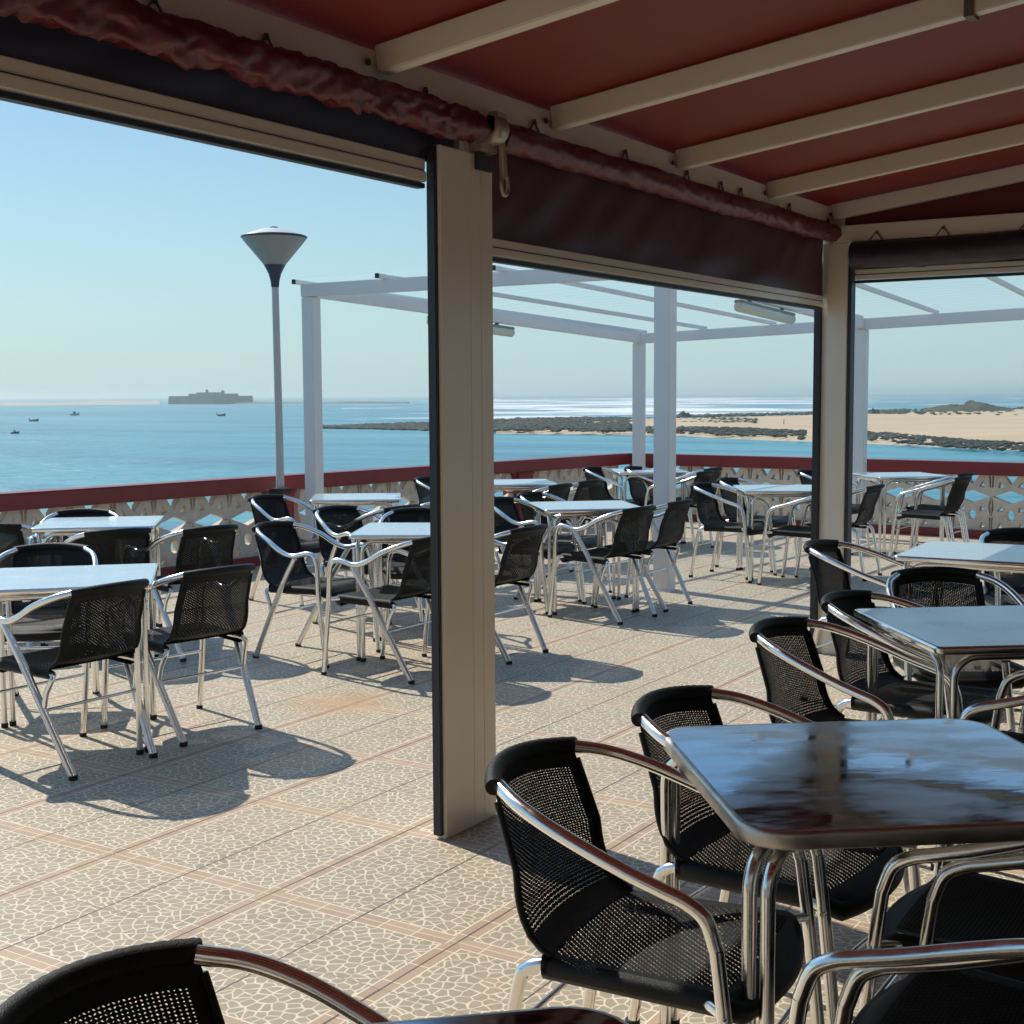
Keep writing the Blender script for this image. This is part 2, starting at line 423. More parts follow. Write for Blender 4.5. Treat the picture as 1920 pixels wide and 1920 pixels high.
def make_chair(kind):
    root = empty('bistro_chair')
    # seat with its rolled skirt
    s = woven(.0, .50, 56, 54, .31 if kind == 2 else .22, .88, .09, .93)
    rim = [back_point(-1, .49 - .49*k/24) for k in range(25)] + [back_point(-1 + 2*k/20, 0) for k in range(1, 20)] + [back_point(1, .49*k/24) for k in range(25)]
    vs = []; fs = []
    prof = [(0, 0), (.012, -.004), (.017, -.016), (.015, -.032), (.006, -.044), (-.012, -.046)]
    for i, p in enumerate(rim):
        a = rim[max(0, i-1)]; b = rim[min(len(rim)-1, i+1)]
        d = (b - a); o = Vector((-d.y, d.x, 0)).normalized()
        if o.dot(Vector((p.x - .03, p.y, 0))) < 0: o = -o
        for (q, z) in prof: vs.append(p + o * q + Vector((0, 0, z)))
    K = len(prof)
    for i in range(len(rim) - 1):
        for k in range(K - 1): fs.append((i*K + k, (i+1)*K + k, (i+1)*K + k + 1, i*K + k + 1))
    s.add(vs, fs, True)
    seat = s.build('seat', M['wicker'], root)
    # backrest with wrapped top tube
    b = woven(.50, 1.0, 50, 54, .30 if kind == 2 else .21, .86, .05, .87)
    path = [Vector((-.268 - .062*(1 - u*u), .186*u, .759 + .012*(1 - u*u))) for u in [-1 + 2*k/40 for k in range(41)]]
    b.tube(path, .0205, 12, rad=[.0175 * (1 + .05*(k % 2)) for k in range(41)])
    for sgn in (-1, 1):                                   # rolled side hems
        b.tube([back_point(sgn, .47 + .53*k/16) for k in range(16)], .0075, 6)
    b.build('backrest', M['wicker'], root)
    for sgn in (-1, 1):
        m = MB(); m.tube(smooth_path([(x, y*sgn, z) for x, y, z in (AX1 if kind == 1 else AX2)], 5), .0145, 12)
        m.build('armrest', M['alu'], root)
        l = MB(); l.tube(smooth_path([(.2405, .266*sgn, .55) if kind == 1 else (.2285, .266*sgn, .55), (.248, .2665*sgn, .40), (.272, .266*sgn, .18), (.291, .264*sgn, .014)], 3), .0143, 12)
        if kind == 2: l.tube([(.2505, .290*sgn, .428), (.2505, .262*sgn, .428)], .0055, 8)
        lo = l.build('leg', M['alu'], root)
        f = MB(); f.lathe([(.0150, 0), (.0160, .004), (.0158, .018)], (.292, .264*sgn, 0), 12); f.build('foot_cap', M['rubber'], lo)
        l = MB()
        if kind == 1:
            l.tube([(.080, .263*sgn, .616), (-.02, .250*sgn, .46), (-.262, .2045*sgn, .014)], .0165, 12, rad=[.0145, .0165, .0165])
            for q in range(8):                                # fluting
                a = 2*PI*q/8
                off = Vector((0, math.cos(a)*.0158, 0)) + Vector((.85, 0, .5)).normalized()*math.sin(a)*.0158
                l.tube([Vector((-.02, .250*sgn, .46)) + off, Vector((-.262, .2045*sgn, .016)) + off], .0032, 6, cap=False)
            fx, fy = -.2645, .2040
        else:                                                 # the seat rail itself turns down into the rear leg
            l.tube(smooth_path([(-.10, .196*sgn, .424), (-.155, .200*sgn, .422), (-.186, .204*sgn, .408), (-.202, .207*sgn, .376), (-.236, .208*sgn, .20), (-.268, .208*sgn, .014)], 5), .0140, 12)
            fx, fy = -.2695, .208
        lo = l.build('leg', M['alu_ribbed'] if kind == 1 else M['alu'], root)
        f = MB(); f.lathe([(.0170, 0), (.0185, .004), (.0182, .020)], (fx, fy*sgn, 0), 12); f.build('foot_cap', M['rubber'], lo)
        fr = MB()
        if kind == 1: fr.tube(smooth_path([(-.11, .192*sgn, .425), (-.150, .200*sgn, .420), (-.165, .216*sgn, .400), (-.140, .226*sgn, .345), (-.125, .229*sgn, .285)], 5), .0115, 10)
        fr.tube(smooth_path([(-.11, .192*sgn, .425), (.16, .205*sgn, .428), (.20, .225*sgn, .428), (.245, .262*sgn, .428)], 4), .0115, 10)
        fr.build('seat_frame', M['alu'], root)
    r = MB(); sx = -.128 if kind == 1 else -.222; sy = .231 if kind == 1 else .208; r.tube([(sx, -sy, .272), (sx, sy, .272)], .0065, 8); r.build('stretcher', M['alu'], root)
    r = MB(); r.tube([(.258, -.265, .292), (.258, .265, .292)], .0065, 8); r.build('stretcher', M['alu'], root)
    return root

# ------------------------------------------------------------------ tables
TZ = .745
def rounded_square(h, r, n=7):
    out = []
    for cx, cy, a0 in ((h-r, h-r, 0), (-h+r, h-r, 90), (-h+r, -h+r, 180), (h-r, -h+r, 270)):
        for k in range(n):
            a = R(a0 + 90*k/(n-1)); out.append((cx + r*math.cos(a), cy + r*math.sin(a)))
    return out

def make_table(side, corner, rim, topmat, rimmat, twin_along):
    root = empty('cafe_table')
    h = side/2
    t = MB(); n = None
    loops = [(0, TZ - .0005), (.004, TZ), ]
    ring0 = rounded_square(h - .012, max(.005, corner - .012)); n = len(ring0)
    vs = [(x, y, TZ) for x, y in ring0] + [(x, y, TZ - .004) for x, y in ring0]
    t.add(vs, [tuple(range(n))], True)
    t.build('tabletop', topmat, root)
    e = MB(); vs = []; fs = []
    prof = [(h - .012, TZ + .0002), (h - .006, TZ - .0002), (h - .002, TZ - .003), (h, TZ - .009), (h, TZ - rim + .004), (h - .003, TZ - rim), (h - .02, TZ - rim), (h - .05, TZ - rim + .006)]
    for hh, z in prof:
        vs += [(x, y, z) for x, y in rounded_square(hh, max(.004, corner - (h - hh)))]
    for i in range(len(prof) - 1):
        for k in range(n):
            k2 = (k+1) % n
            fs.append((i*n + k, i*n + k2, (i+1)*n + k2, (i+1)*n + k))
    e.add(vs, fs, True)
    e.add([vs[(len(prof)-1)*n + k] for k in range(n)], [tuple(range(n))[::-1]])
    e.build('table_edge', rimmat, root)
    u = MB(); zt = TZ - rim - .016
    li = h - (.034 if twin_along else .055)
    rb = .075
    for sx in (-1, 1):
        for sy in (-1, 1):
            l = MB()
            if twin_along:                              # two parallel tubes bending inward together
                dg = Vector((sx, sy, 0)).normalized(); pr = Vector((-dg.y, dg.x, 0)); c0 = Vector((sx*(li + .004), sy*(li + .004), 0))
                for k in (-1, 1):
                    pts = [c0 + pr*.019*k - dg*rb*2.2 + Vector((0, 0, zt))] + [c0 + pr*.019*k - dg*(rb - rb*math.sin(R(a))) + Vector((0, 0, zt - rb + rb*math.cos(R(a)))) for a in range(0, 91, 10)] + [c0 + pr*.019*k + Vector((0, 0, .02))]
                    l.tube(pts, .0142, 12)
            else:                                       # one tube from each neighbouring side
                pts = [(sx*(li - rb*1.6 - .02), sy*(li + .012), zt)] + [(sx*(li - .02 - rb + rb*math.sin(R(a))), sy*(li + .012), zt - rb + rb*math.cos(R(a))) for a in range(0, 91, 10)] + [(sx*(li - .02), sy*(li + .012), .02)]
                l.tube(pts, .0128, 12)
                pts = [(sx*(li + .012), sy*(li - rb*1.6 - .02), zt)] + [(sx*(li + .012), sy*(li - .02 - rb + rb*math.sin(R(a))), zt - rb + rb*math.cos(R(a))) for a in range(0, 91, 10)] + [(sx*(li + .012), sy*(li - .02), .02)]
                l.tube(pts, .0128, 12)
            lo = l.build('leg', M['alu'], root)
            f = MB()
            for (fx, fy) in ((tuple((c0 + pr*.019)[:2]), tuple((c0 - pr*.019)[:2])) if twin_along else ((sx*(li - .02), sy*(li + .012)), (sx*(li + .012), sy*(li - .02)))):
                f.lathe([(.015, 0), (.0165, .005), (.016, .022)], (fx, fy, 0), 12)
            f.build('foot_cap', M['rubber'], lo)
    if twin_along:
        e_ = li - rb*1.5
        for k in (-1, 1): u.tube([(-e_ + .013*k, -e_ - .013*k, zt), (e_ + .013*k, e_ - .013*k, zt)], .0142, 10); u.tube([(-e_ + .013*k, e_ + .013*k, zt), (e_ + .013*k, -e_ + .013*k, zt)], .0142, 10)
    else:
        for sg in (-1, 1):
            u.tube([(-li + rb*1.6 + .02, sg*(li + .012), zt), (li - rb*1.6 - .02, sg*(li + .012), zt)], .0128, 10)
            u.tube([(sg*(li + .012), -li + rb*1.6 + .02, zt), (sg*(li + .012), li - rb*1.6 - .02, zt)], .0128, 10)
            u.beam((-li, sg*.12, zt + .004), (li, sg*.12, zt + .004), .03, .02, c=0); u.beam((sg*.14, -li, zt - .012), (sg*.14, li, zt - .012), .03, .02, c=0)
    u.build('under_frame', M['alu'], root)
    return root

CHAIRS = [
 (-1.18, 2.40, 4, 'large black woven foreground chair, whole backrest and seat showing, left of the dark shiny table'),
 (-1.16, 3.01, -4, 'black woven chair tucked behind the far left corner of the dark shiny table'),
 (-1.33, 4.17, -6, 'nearer of two black woven chairs left of the plain blue-grey table'),
 (-1.34, 4.88, -8, 'farther of two black woven chairs, under the left corner of the plain blue-grey table'),
 (-2.03, 6.59, -4, 'black woven chair right in front of the slim corner post of the awning'),
 (-1.09, 1.13, 0, 'black woven chair cut off by the bottom left edge of the photo'),
 (-.54, 2.86, 180, 'black woven chair facing left under the near edge of the dark shiny table'),
 (-.44, 2.33, 180, 'shaded chair at the right photo edge, middle of three facing left'),
 (-.51, 1.78, 180, 'shaded chair at the bottom right whose bent metal arm is lowest in the photo'),
 (-.73, 4.23, 180, 'chair whose one curved arm shows above the far right of the dark shiny table'),
 (-.66, 4.86, 180, 'chair of which only legs show under the plain blue-grey table, right photo edge'),
 (-1.37, 5.58, -58, 'black woven chair facing the camera between the plain blue-grey table and the two-tone table'),
 (-1.44, 7.50, -60, 'black woven chair peeking over the far edge of the two-tone table'),
 (-4.59, 3.75, 177, 'black woven chair at the left front table, its backrest overlapping the tabletop'),
 (-4.57, 4.39, 170, 'black woven chair right of the left front table, sun shining through its weave'),
 (-5.52, 4.33, -52, 'rounded chair facing the camera behind the left front table'),
 (-7.17, 5.38, 125, 'black woven chair cut off by the left photo edge beside the left rear table'),
 (-6.31, 5.43, 155, 'black woven chair at the near edge of the left rear table, seen from behind'),
 (-5.98, 5.75, 170, 'black woven chair at the right end of the left rear table, against the openwork parapet'),
 (-7.09, 5.89, -47, 'chair of which only the dark top rim shows over the left rear table'),
 (-5.22, 6.03, 4, 'chair with a bright sunlit arm facing right, left of the wide cream post'),
 (-4.51, 5.90, 180, 'chair half hidden behind the left edge of the wide cream post, facing left'),
 (-4.34, 6.61, 180, 'chair half hidden behind the right edge of the wide cream post'),
 (-5.17, 7.04, -53, 'chair facing the camera with its rounded top just left of the wide cream post'),
 (-5.65, 7.05, -12, 'dark chair behind the sunlit-arm chair, in front of the left pergola post'),
 (-6.79, 7.66, 0, 'chair directly in front of the street lamp foot, facing right'),
 (-5.87, 7.45, 176, 'chair with a long straight bright arm facing left below the pergola table near the lamp'),
 (-5.95, 8.12, 178, 'dark chair tucked at the right end of the pergola table near the lamp'),
 (-4.38, 8.15, 172, 'chair left of the thick middle pergola post, one arm and seat in full view'),
 (-4.38, 8.75, 180, 'narrow dark chair just right of the thick middle pergola post'),
 (-5.17, 8.89, 3, 'chair behind the left corner of the table before the middle pergola post'),
 (-5.08, 8.30, 0, 'mostly hidden chair at the left end of the table before the middle pergola post'),
 (-6.03, 9.88, 180, 'nearer of two dark chairs right of the half-hidden table beyond the wide post'),
 (-6.06, 10.47, 178, 'farther of two dark chairs right of the half-hidden table beyond the wide post'),
 (-7.05, 10.10, 0, 'chair barely showing right beside the wide cream post, at the far parapet'),
 (-6.50, 12.30, 0, 'chair left of the farthest table by the parapet corner, facing right'),
 (-6.15, 12.55, 0, 'dark chair under the farthest table, left of the slim corner pergola post'),
 (-5.73, 12.20, 180, 'dark chair right of the farthest table, nearer of the two facing left'),
 (-5.90, 12.80, 176, 'dark chair right of the farthest table, backed by the openwork parapet'),
 (-4.45, 10.49, -1, 'chair facing right, its arm and legs clear, between middle pergola post and slim corner post'),
 (-4.52, 11.20, -4, 'chair with a small rounded top behind the blue-tinted table by the slim corner post'),
 (-3.76, 10.40, 180, 'chair facing left partly hidden by the left side of the slim awning corner post'),
 (-3.66, 10.98, 180, 'chair with a slanting black back right of the slim awning corner post'),
 (-3.30, 12.43, 176, 'nearer of two chairs facing left at the right of the far right terrace table'),
 (-3.42, 13.02, 176, 'farther of two chairs facing left at the right of the far right terrace table'),
 (-4.35, 12.75, 0, 'chair with pale arms left of the far right terrace table'),
]
TABLES = [
 (-.84, 2.79, 38.2, .80, 1, 'large dark shiny metal table with rounded corners in the right foreground'),
 (-.815, .955, 43, .80, 1, 'table of which only a dark rounded corner shows at the bottom edge'),
 (-1.02, 4.76, 37.6, .78, 0, 'plain blue-grey metal table under the awning behind the dark shiny one'),
 (-1.54, 6.92, 2.3, .78, 0, 'two-tone metal table at the right photo edge, half pale and half blue'),
 (-4.86, 3.97, 45, .76, 0, 'bright metal table in the left front with pale sky reflected in it'),
 (-6.81, 5.83, 42, .74, 0, 'bright metal table at the left rear near the parapet'),
 (-4.74, 6.48, 29, .76, 0, 'bright metal table cut off by the left side of the wide cream post'),
 (-6.71, 8.31, 37, .70, 0, 'bright metal table right of the left pergola post by the parapet'),
 (-6.57, 10.40, 40, .74, 0, 'bright metal table cut off by the right side of the wide cream post, far back'),
 (-4.72, 8.46, 41, .72, 0, 'bright metal table in front of the thick middle pergola post'),
 (-6.30, 12.65, 36, .74, 0, 'thin-looking metal table behind the thick middle pergola post by the corner'),
 (-4.11, 10.80, 30, .76, 0, 'blue-tinted metal table left of the slim awning corner post'),
 (-3.79, 13.10, 40, .72, 0, 'metal table far right against the openwork parapet'),
]
chair0 = {1: make_chair(1), 2: make_chair(2)}
used = set()
for i, (x, y, h, lab) in enumerate(CHAIRS):
    kd = 1 if (x < -4.0 and y < 10.1) else 2
    o = copy_tree(chair0[kd]) if kd in used else chair0[kd]
    used.add(kd)
    o.location = (x, y, 0); o.rotation_euler = (0, 0, R(h))
    tag(o, lab, 'chair', 'black woven bistro chairs')
protos = {}
for i, (x, y, h, s, kind, lab) in enumerate(TABLES):
    k = (s, kind)
    if k in protos: o = copy_tree(protos[k])
    else:
        o = protos[k] = make_table(s, .095, .035, M['smeared_top'], M['rim'], True) if kind else make_table(s, .028, .026, M['steel_top'], M['alu'], False)
    o.location = (x, y, 0); o.rotation_euler = (0, 0, R(h))
    tag(o, lab, 'table', 'metal cafe tables')

# ------------------------------------------------------------------ terrace
f = MB(); f.box((-9.6, -4.5, -9.2), (4.5, 15.9, 0)); o = f.build('terrace_floor', M['floor']); tag(o, kind='structure')

# ------------------------------------------------------------------ parapets of openwork blocks
CW, CH = .40, .585
def block_holes():
    """holes of one pattern block (u across, v up from the bottom)"""
    H = []
    def tri(pts): H.append(pts)
    t = CH
    H.append([(-.052, t-.012), (.052, t-.012), (.006, t-.082), (-.006, t-.082)])
    H.append([(-.2+.0, t-.012), (-.172, t-.012), (-.184, t-.118), (-.2, t-.118)])
    H.append([(.2, t-.012), (.2, t-.118), (.184, t-.118), (.172, t-.012)])
    for s in (-1, 1):
        H.append([(s*.075, t-.115), (s*.125, t-.128), (s*.112, t-.066)])
        H.append([(s*.09, .255), (s*.135, .212), (s*.082, .208)])
        H.append([(s*.085, .030), (s*.135, .030), (s*.105, .082)])
    H.append([(-.145, t-.225), (0, t-.282), (.145, t-.225), (0, t-.172)])
    H.append([(-.2, .345), (-.172, .255), (-.2, .165)])
    H.append([(.2, .345), (.2, .165), (.172, .255)])
    H.append([(.034*math.cos(a*PI/4), .165 + .046*math.sin(a*PI/4)) for a in range(8)])
    H.append([(-.2, .125), (-.182, .125), (-.188, .03), (-.2, .03)])
    H.append([(.2, .125), (.2, .03), (.188, .03), (.182, .125)])
    def grow(p):
        cu = sum(q[0] for q in p)/len(p); cv = sum(q[1] for q in p)/len(p)
        return [(cu + (u - cu)*1.30, min(CH - .006, max(.006, cv + (v - cv)*1.25))) for u, v in p]
    return [grow(p) for p in H]
def block_geo():
    def area(p): return sum(p[i][0]*p[(i+1) % len(p)][1] - p[(i+1) % len(p)][0]*p[i][1] for i in range(len(p)))
    e = 1e-4
    holes = []
    for h in block_holes():
        h = [(max(-.2 + .004, min(.2 - .004, u)), v) for u, v in h]
        if area(h) > 0: h = h[::-1]
        holes.append(h)
    outer = [(-.2, 0), (.2, 0), (.2, CH), (-.2, CH)]
    polys = [outer] + holes
    tris = tessellate_polygon([[Vector((u, v, 0)) for u, v in p] for p in polys])
    flat = [q for p in polys for q in p]
    return polys, flat, tris
POLYS, FLAT, TRIS = block_geo()
def add_block(mb, o, ex, ey, th, zs):
    """o lower left centre; ex along the wall, ey outwards"""
    n = len(FLAT)
    vs = [o + ex*u + Vector((0, 0, v*zs)) + ey*(-th/2) for u, v in FLAT] + [o + ex*u + Vector((0, 0, v*zs)) + ey*(th/2) for u, v in FLAT]
    fs = [tuple(t) for t in TRIS] + [tuple(i + n for i in t[::-1]) for t in TRIS]
    k = 0
    for p in POLYS:
        m = len(p)
        for i in range(m):
            a, b = k + i, k + (i+1) % m
            fs.append((a, b, b + n, a + n))
        k += m
    mb.add(vs, fs)
def parapet(label, A, B, pillars):
    A = Vector(A); B = Vector(B); d = (B - A); L = d.length; ex = d.normalized(); ey = Vector((-ex.y, ex.x, 0))
    root = empty('openwork_parapet', A)
    tag(root, label, 'parapet', 'openwork parapets round the terrace')
    def loc(p): return p - A
    Z0, Z1, Z2 = .085, .672, .808
    h = MB(); h.beam(loc(A) + Vector((0, 0, (Z1+Z2)/2)), loc(B) + Vector((0, 0, (Z1+Z2)/2)), .20, Z2 - Z1, c=.012)
    h.build('handrail', M['red_paint'], root)
    p = MB(); p.beam(loc(A) + Vector((0, 0, Z0/2)), loc(B) + Vector((0, 0, Z0/2)), .20, Z0, c=.008); p.build('plinth', M['red_paint'], root)
    w = MB(); n = int(L/CW)
    for k in range(n + 1):
        mid = (k + .5)*CW
        if k == n or any(abs(mid - q) < .30 for q in pillars):
            if w.v: w.build('openwork_panel', M['block'], root)
            w = MB(); continue
        add_block(w, ex*mid + Vector((0, 0, Z0 + .001)), ex, ey, .085, (Z1 - Z0 - .002)/CH)
    for q in pillars:
        m = MB(); m.beam(ex*(q - .13) + Vector((0, 0, (Z0 + Z1)/2)), ex*(q + .13) + Vector((0, 0, (Z0 + Z1)/2)), .24, Z1 - Z0 - .004, c=.008)
        for sg in (-1, 1):                                   # flared head of the pillar
            m.add([ex*(q + sg*.129) + ey*(-.09) + Vector((0, 0, Z1 - .10)), ex*(q + sg*.19) + ey*(-.09) + Vector((0, 0, Z1 - .003)), ex*(q + sg*.129) + ey*(-.09) + Vector((0, 0, Z1 - .003)),
                   ex*(q + sg*.129) + ey*(.09) + Vector((0, 0, Z1 - .10)), ex*(q + sg*.19) + ey*(.09) + Vector((0, 0, Z1 - .003)), ex*(q + sg*.129) + ey*(.09) + Vector((0, 0, Z1 - .003))],
                  [(0, 1, 2), (3, 5, 4), (0, 3, 4, 1)])
        m.build('pillar', M['red_paint'], root)
PL0 = Vector((-9.19, 4.0, 0)); PL1 = Vector((-7.74, 14.98, 0)); PR1 = Vector((3.2, 14.12, 0))
dl = (PL1 - PL0).normalized()
parapet('red and sandstone openwork parapet along the left, in front of the open sea', PL0, PL1, [.2, 5.36, 8.9])
parapet('red and sandstone openwork parapet across the back, in front of the beach', PL1 + (PR1 - PL1).normalized()*.102, PR1, [.15, 6.6, 9.4])

# ------------------------------------------------------------------ street lamp
lx, ly = -8.20, 9.07
t = empty('street_lamp', (lx, ly, 0)); tag(t, 'grey street lamp with a flared frosted bowl rising over the left parapet', 'street lamp')
m = MB(); m.tube([(0, 0, 0), (0, 0, 1.2), (-.012, 0, 2.512)], .033, 16, rad=[.040, .035, .031]); m.build('pole', M['lamp_pole'], t)
m = MB(); m.box((-.075, -.06, .665), (.075, .06, .715)); m.build('clamp', M['bolt'], t)
m = MB(); m.lathe([(.034, 2.505), (.040, 2.56), (.055, 2.62), (.082, 2.675), (.095, 2.700)], (-.012, 0, 0)); m.build('neck', M['lamp_neck'], t)
m = MB(); m.lathe([(.094, 2.701), (.270, 2.912), (.284, 2.935)], (-.012, 0, 0), 40); m.build('bowl', M['lamp_glass'], t)
m = MB(); m.lathe([(.286, 2.934), (.293, 2.940), (.290, 2.951), (.270, 2.958)], (-.012, 0, 0), 40); m.build('rim', M['lamp_neck'], t)
m = MB(); m.lathe([(.272, 2.957), (.20, 2.985), (.10, 3.015), (.034, 3.024)], (-.012, 0, 0), 40); cp = m.build('cap', M['lamp_cap'], t)
m = MB(); m.lathe([(.034, 3.025), (.034, 3.034), (.01, 3.036)], (-.012, 0, 0), 20); m.build('finial', M['lamp_neck'], cp)

# ------------------------------------------------------------------ pergola
P1 = (-8.04, 9.35); P3 = (-4.59, 9.50); P2 = (-7.25, 14.30); P4 = (-4.50, 14.05)
t = empty('pergola', (P3[0], P3[1], 0)); tag(t, 'white metal pergola with thin rafters over the far tables', 'pergola')
t.location = (0, 0, 0)
def post(p, top, w=.125):
    m = MB(); m.bbox((p[0]-w/2, p[1]-w/2, 0), (p[0]+w/2, p[1]+w/2, top), .006)
    o = m.build('post', M['white'], t)
    b = MB(); b.bbox((p[0]-.09, p[1]-.09, 0), (p[0]+.09, p[1]+.09, .008), .002); b.build('base_plate', M['white'], o)
post(P1, 2.425); post(P3, 2.425, .135); post(P2, 2.135, .12); post(P4, 2.205, .125)
ZF, ZB2, ZB4 = 2.485, 2.190, 2.262       # centre heights of the beams
def beam(a, b, w=.09, h=.115, c=.005): m = MB(); m.beam(a, b, w, h, c=c); return m.build('beam', M['white'], t)
e = Vector((P3[0]-P1[0], P3[1]-P1[1], 0)).normalized()
beam((P1[0]-.06, P1[1]-.03, ZF), (-.6, 9.66, ZF + .03))
beam((P2[0]-.06, P2[1], ZB2), (-1.2, 13.75, 2.345))
beam((P1[0], P1[1]+.046, ZF - .002), (P2[0], P2[1]-.046, ZB2 + .012), .085, .11)
beam((P3[0], P3[1]+.046, ZF - .002), (P4[0], P4[1]-.046, ZB4 + .012), .085, .11)
def raf(a, b):
    m = MB(); m.beam(a, b, .034, .040, c=.003); o = m.build('rafter', M['white'], t)
    d = (Vector(a) - Vector(b)).normalized(); c = MB(); c.beam(Vector(a), Vector(a) + d*.02, .035, .041, c=.002); c.build('end_cap', M['bolt'], o)
zf = ZF + .0575 + .022
RAF = [((-8.17, 9.28), (-7.22, 14.42)), ((-7.20, 9.25), (-6.42, 14.36)), ((-6.02, 9.27), (-5.56, 14.30)), ((-4.72, 9.30), (-4.55, 14.2)), ((-3.75, 9.32), (-3.74, 14.15)), ((-2.62, 9.40), (-2.66, 14.05))]
for (a, b) in RAF:
    k = (b[0] + 7.25)/(6.0)
    zb = ZB2 + k*(2.345 - ZB2) + .0575 + .022
    raf((a[0], a[1], zf + .02*(a[0] + 8)/7), (b[0], b[1], zb))
m = MB(); N = 24; vs = []; fs = []
for i in range(N + 1):
    for j in range(9):
        s, v = i/N, j/8
        x = (-8.1 + 7.3*s)*(1-v) + (-7.2 + 5.9*s)*v; y = 9.2 + 5.15*v - .25*s*v
        z = (zf + .02*s)*(1-v) + (ZB2 + (x + 7.25)/6*(.155) + .08)*v + .03 + .008*math.sin(i*2.1 + j)
        vs.append((x, y, z))
for i in range(N):
    for j in range(8): fs.append((i*9 + j, (i+1)*9 + j, (i+1)*9 + j + 1, i*9 + j + 1))
m.add(vs, fs, True); m.build('roof_film', M['film'], t)
# fluorescent fittings
def strip_light(label, a, b):
    a = Vector(a); b = Vector(b); r = empty('strip_light', (a + b)/2); tag(r, label, 'strip light', 'strip lights under the pergola beams')
    c = (a + b)/2
    m = MB(); m.beam(a - c + Vector((0, 0, .042)), b - c + Vector((0, 0, .042)), .085, .03, c=.01); m.build('housing', M['tube_body'], r)
    d = (b - a).normalized()
    m = MB(); m.tube([a - c, a - c + d*.02, b - c - d*.02, b - c], .048, 16, rad=[.036, .048, .048, .036]); m.build('diffuser', M['tube_cover'], r)
    m = MB()
    for q in (.2, .8): m.beam(a.lerp(b, q) - c + Vector((0, 0, .054)), a.lerp(b, q) - c + Vector((0, 0, .075)), .02, .05, up=(0, 1, 0), c=0)
    m.build('bracket', M['bolt'], r)
k1 = lambda s: (P1[0] + (P2[0]-P1[0])*s, P1[1] + (P2[1]-P1[1])*s, ZF + (ZB2 - ZF)*s)
k2 = lambda s: (P3[0] + (P4[0]-P3[0])*s, P3[1] + (P4[1]-P3[1])*s, ZF + (ZB4 - ZF)*s)
p, q = k1(.30), k1(.548); strip_light('strip light right of the wide post, partly hidden, under the left pergola beam', (p[0], p[1], p[2]-.13), (q[0], q[1], q[2]-.13))
p, q = k2(.30), k2(.57); strip_light('whole strip light under the pergola beam just left of the slim corner post', (p[0], p[1], p[2]-.13), (q[0], q[1], q[2]-.13))

# ------------------------------------------------------------------ awning
t = empty('awning', (0, 0, 0)); tag(t, 'lean-to awning with cream frame, posts and dark red roof fabric', 'awning')
m = MB(); m.bbox((-2.672, 3.722, 0), (-2.63, 4.043, 2.372), .003); m.box((-2.668, 3.86, 2.3722), (-2.645, 4.041, 2.52))
for yy in (3.90, 3.965): m.box((-2.6303, yy, .02), (-2.6288, yy + .002, 2.36))
po = m.build('post', M['cream'], t)
m = MB(); m.bbox((-2.676, 3.706, .012), (-2.640, 3.7215, 2.37), .003); m.build('guide_channel', M['dark_gap'], po)
m = MB(); m.bbox((-2.71, 4.0435, .012), (-2.675, 4.062, 2.10), .003); m.build('guide_channel', M['dark_gap'], po)
m = MB(); m.bbox((-2.645, 7.612, 0), (-2.525, 7.73, 2.398), .004); m.box((-2.69, 7.65, 2.30), (-2.56, 7.69, 2.62)); m.box((-2.682, 7.640, .0), (-2.6455, 7.72, 2.40)); po = m.build('post', M['cream'], t)
m = MB(); m.bbox((-2.5245, 7.62, .01), (-2.505, 7.70, 2.28), .003); m.build('guide_channel', M['dark_gap'], po)
m = MB(); m.bbox((-2.722, 7.610, .01), (-2.683, 7.68, 2.04), .003); m.build('guide_channel', M['dark_gap'], po)
m = MB(); m.beam((-2.66, -3.0, 2.552), (-2.66, 7.66, 2.552), .08, .10); m.build('eave_beam', M['cream'], t)
m = MB(); m.beam((-2.62, 7.648, 2.448), (2.6, 7.648, 2.448), .08, .095); m.build('end_beam', M['cream'], t)
SL = .125
ys = [-2.03, -.95, .13, 1.21, 2.29, 3.395, 4.455, 5.545, 6.625, 7.622]
for y in ys:
    m = MB(); m.beam((-2.618, y, 2.575), (2.6, y, 2.575 + 5.218*SL), .055, .085); m.build('rafter', M['cream'], t)
m = MB(); vs = []; fs = []; nx, ny = 24, 120
for i in range(nx + 1):
    for j in range(ny + 1):
        x = -2.74 + 5.4*i/nx; y = -2.9 + 10.62*j/ny
        ph = min(abs(y - q) for q in ys)/.54
        vs.append((x, y, 2.626 + (x + 2.618)*SL + .010*math.sin(min(1, ph)*PI/2) + .004*noise.noise(Vector((x*1.1, y*1.3, 0)))))
for i in range(nx):
    for j in range(ny): a = i*(ny+1) + j; fs.append((a, a + ny + 1, a + ny + 2, a + 1))
m.add(vs, fs, True); m.build('roof_fabric', M['red_pvc'], t)
m = MB(); m.add([(-2.60, 7.660, 2.498), (2.6, 7.660, 2.498), (2.6, 7.660, 3.27), (-2.60, 7.660, 2.62)], [(0, 1, 2, 3)])
m.add([(-2.60, 7.668, 2.498), (2.6, 7.668, 2.498), (2.6, 7.668, 3.27), (-2.60, 7.668, 2.62)], [(3, 2, 1, 0)]); m.build('gable_cloth', M['red_pvc'], t)
m = MB()
for y in ys:
    for dx in (0,): m.tube([(-2.612, y - .075, 2.555), (-2.606, y - .075, 2.555)], .011, 8)
m.tube([(-2.62, 7.52, 2.52), (-2.606, 7.52, 2.52)], .012, 8)
m.build('bolt_heads', M['bolt'], t)
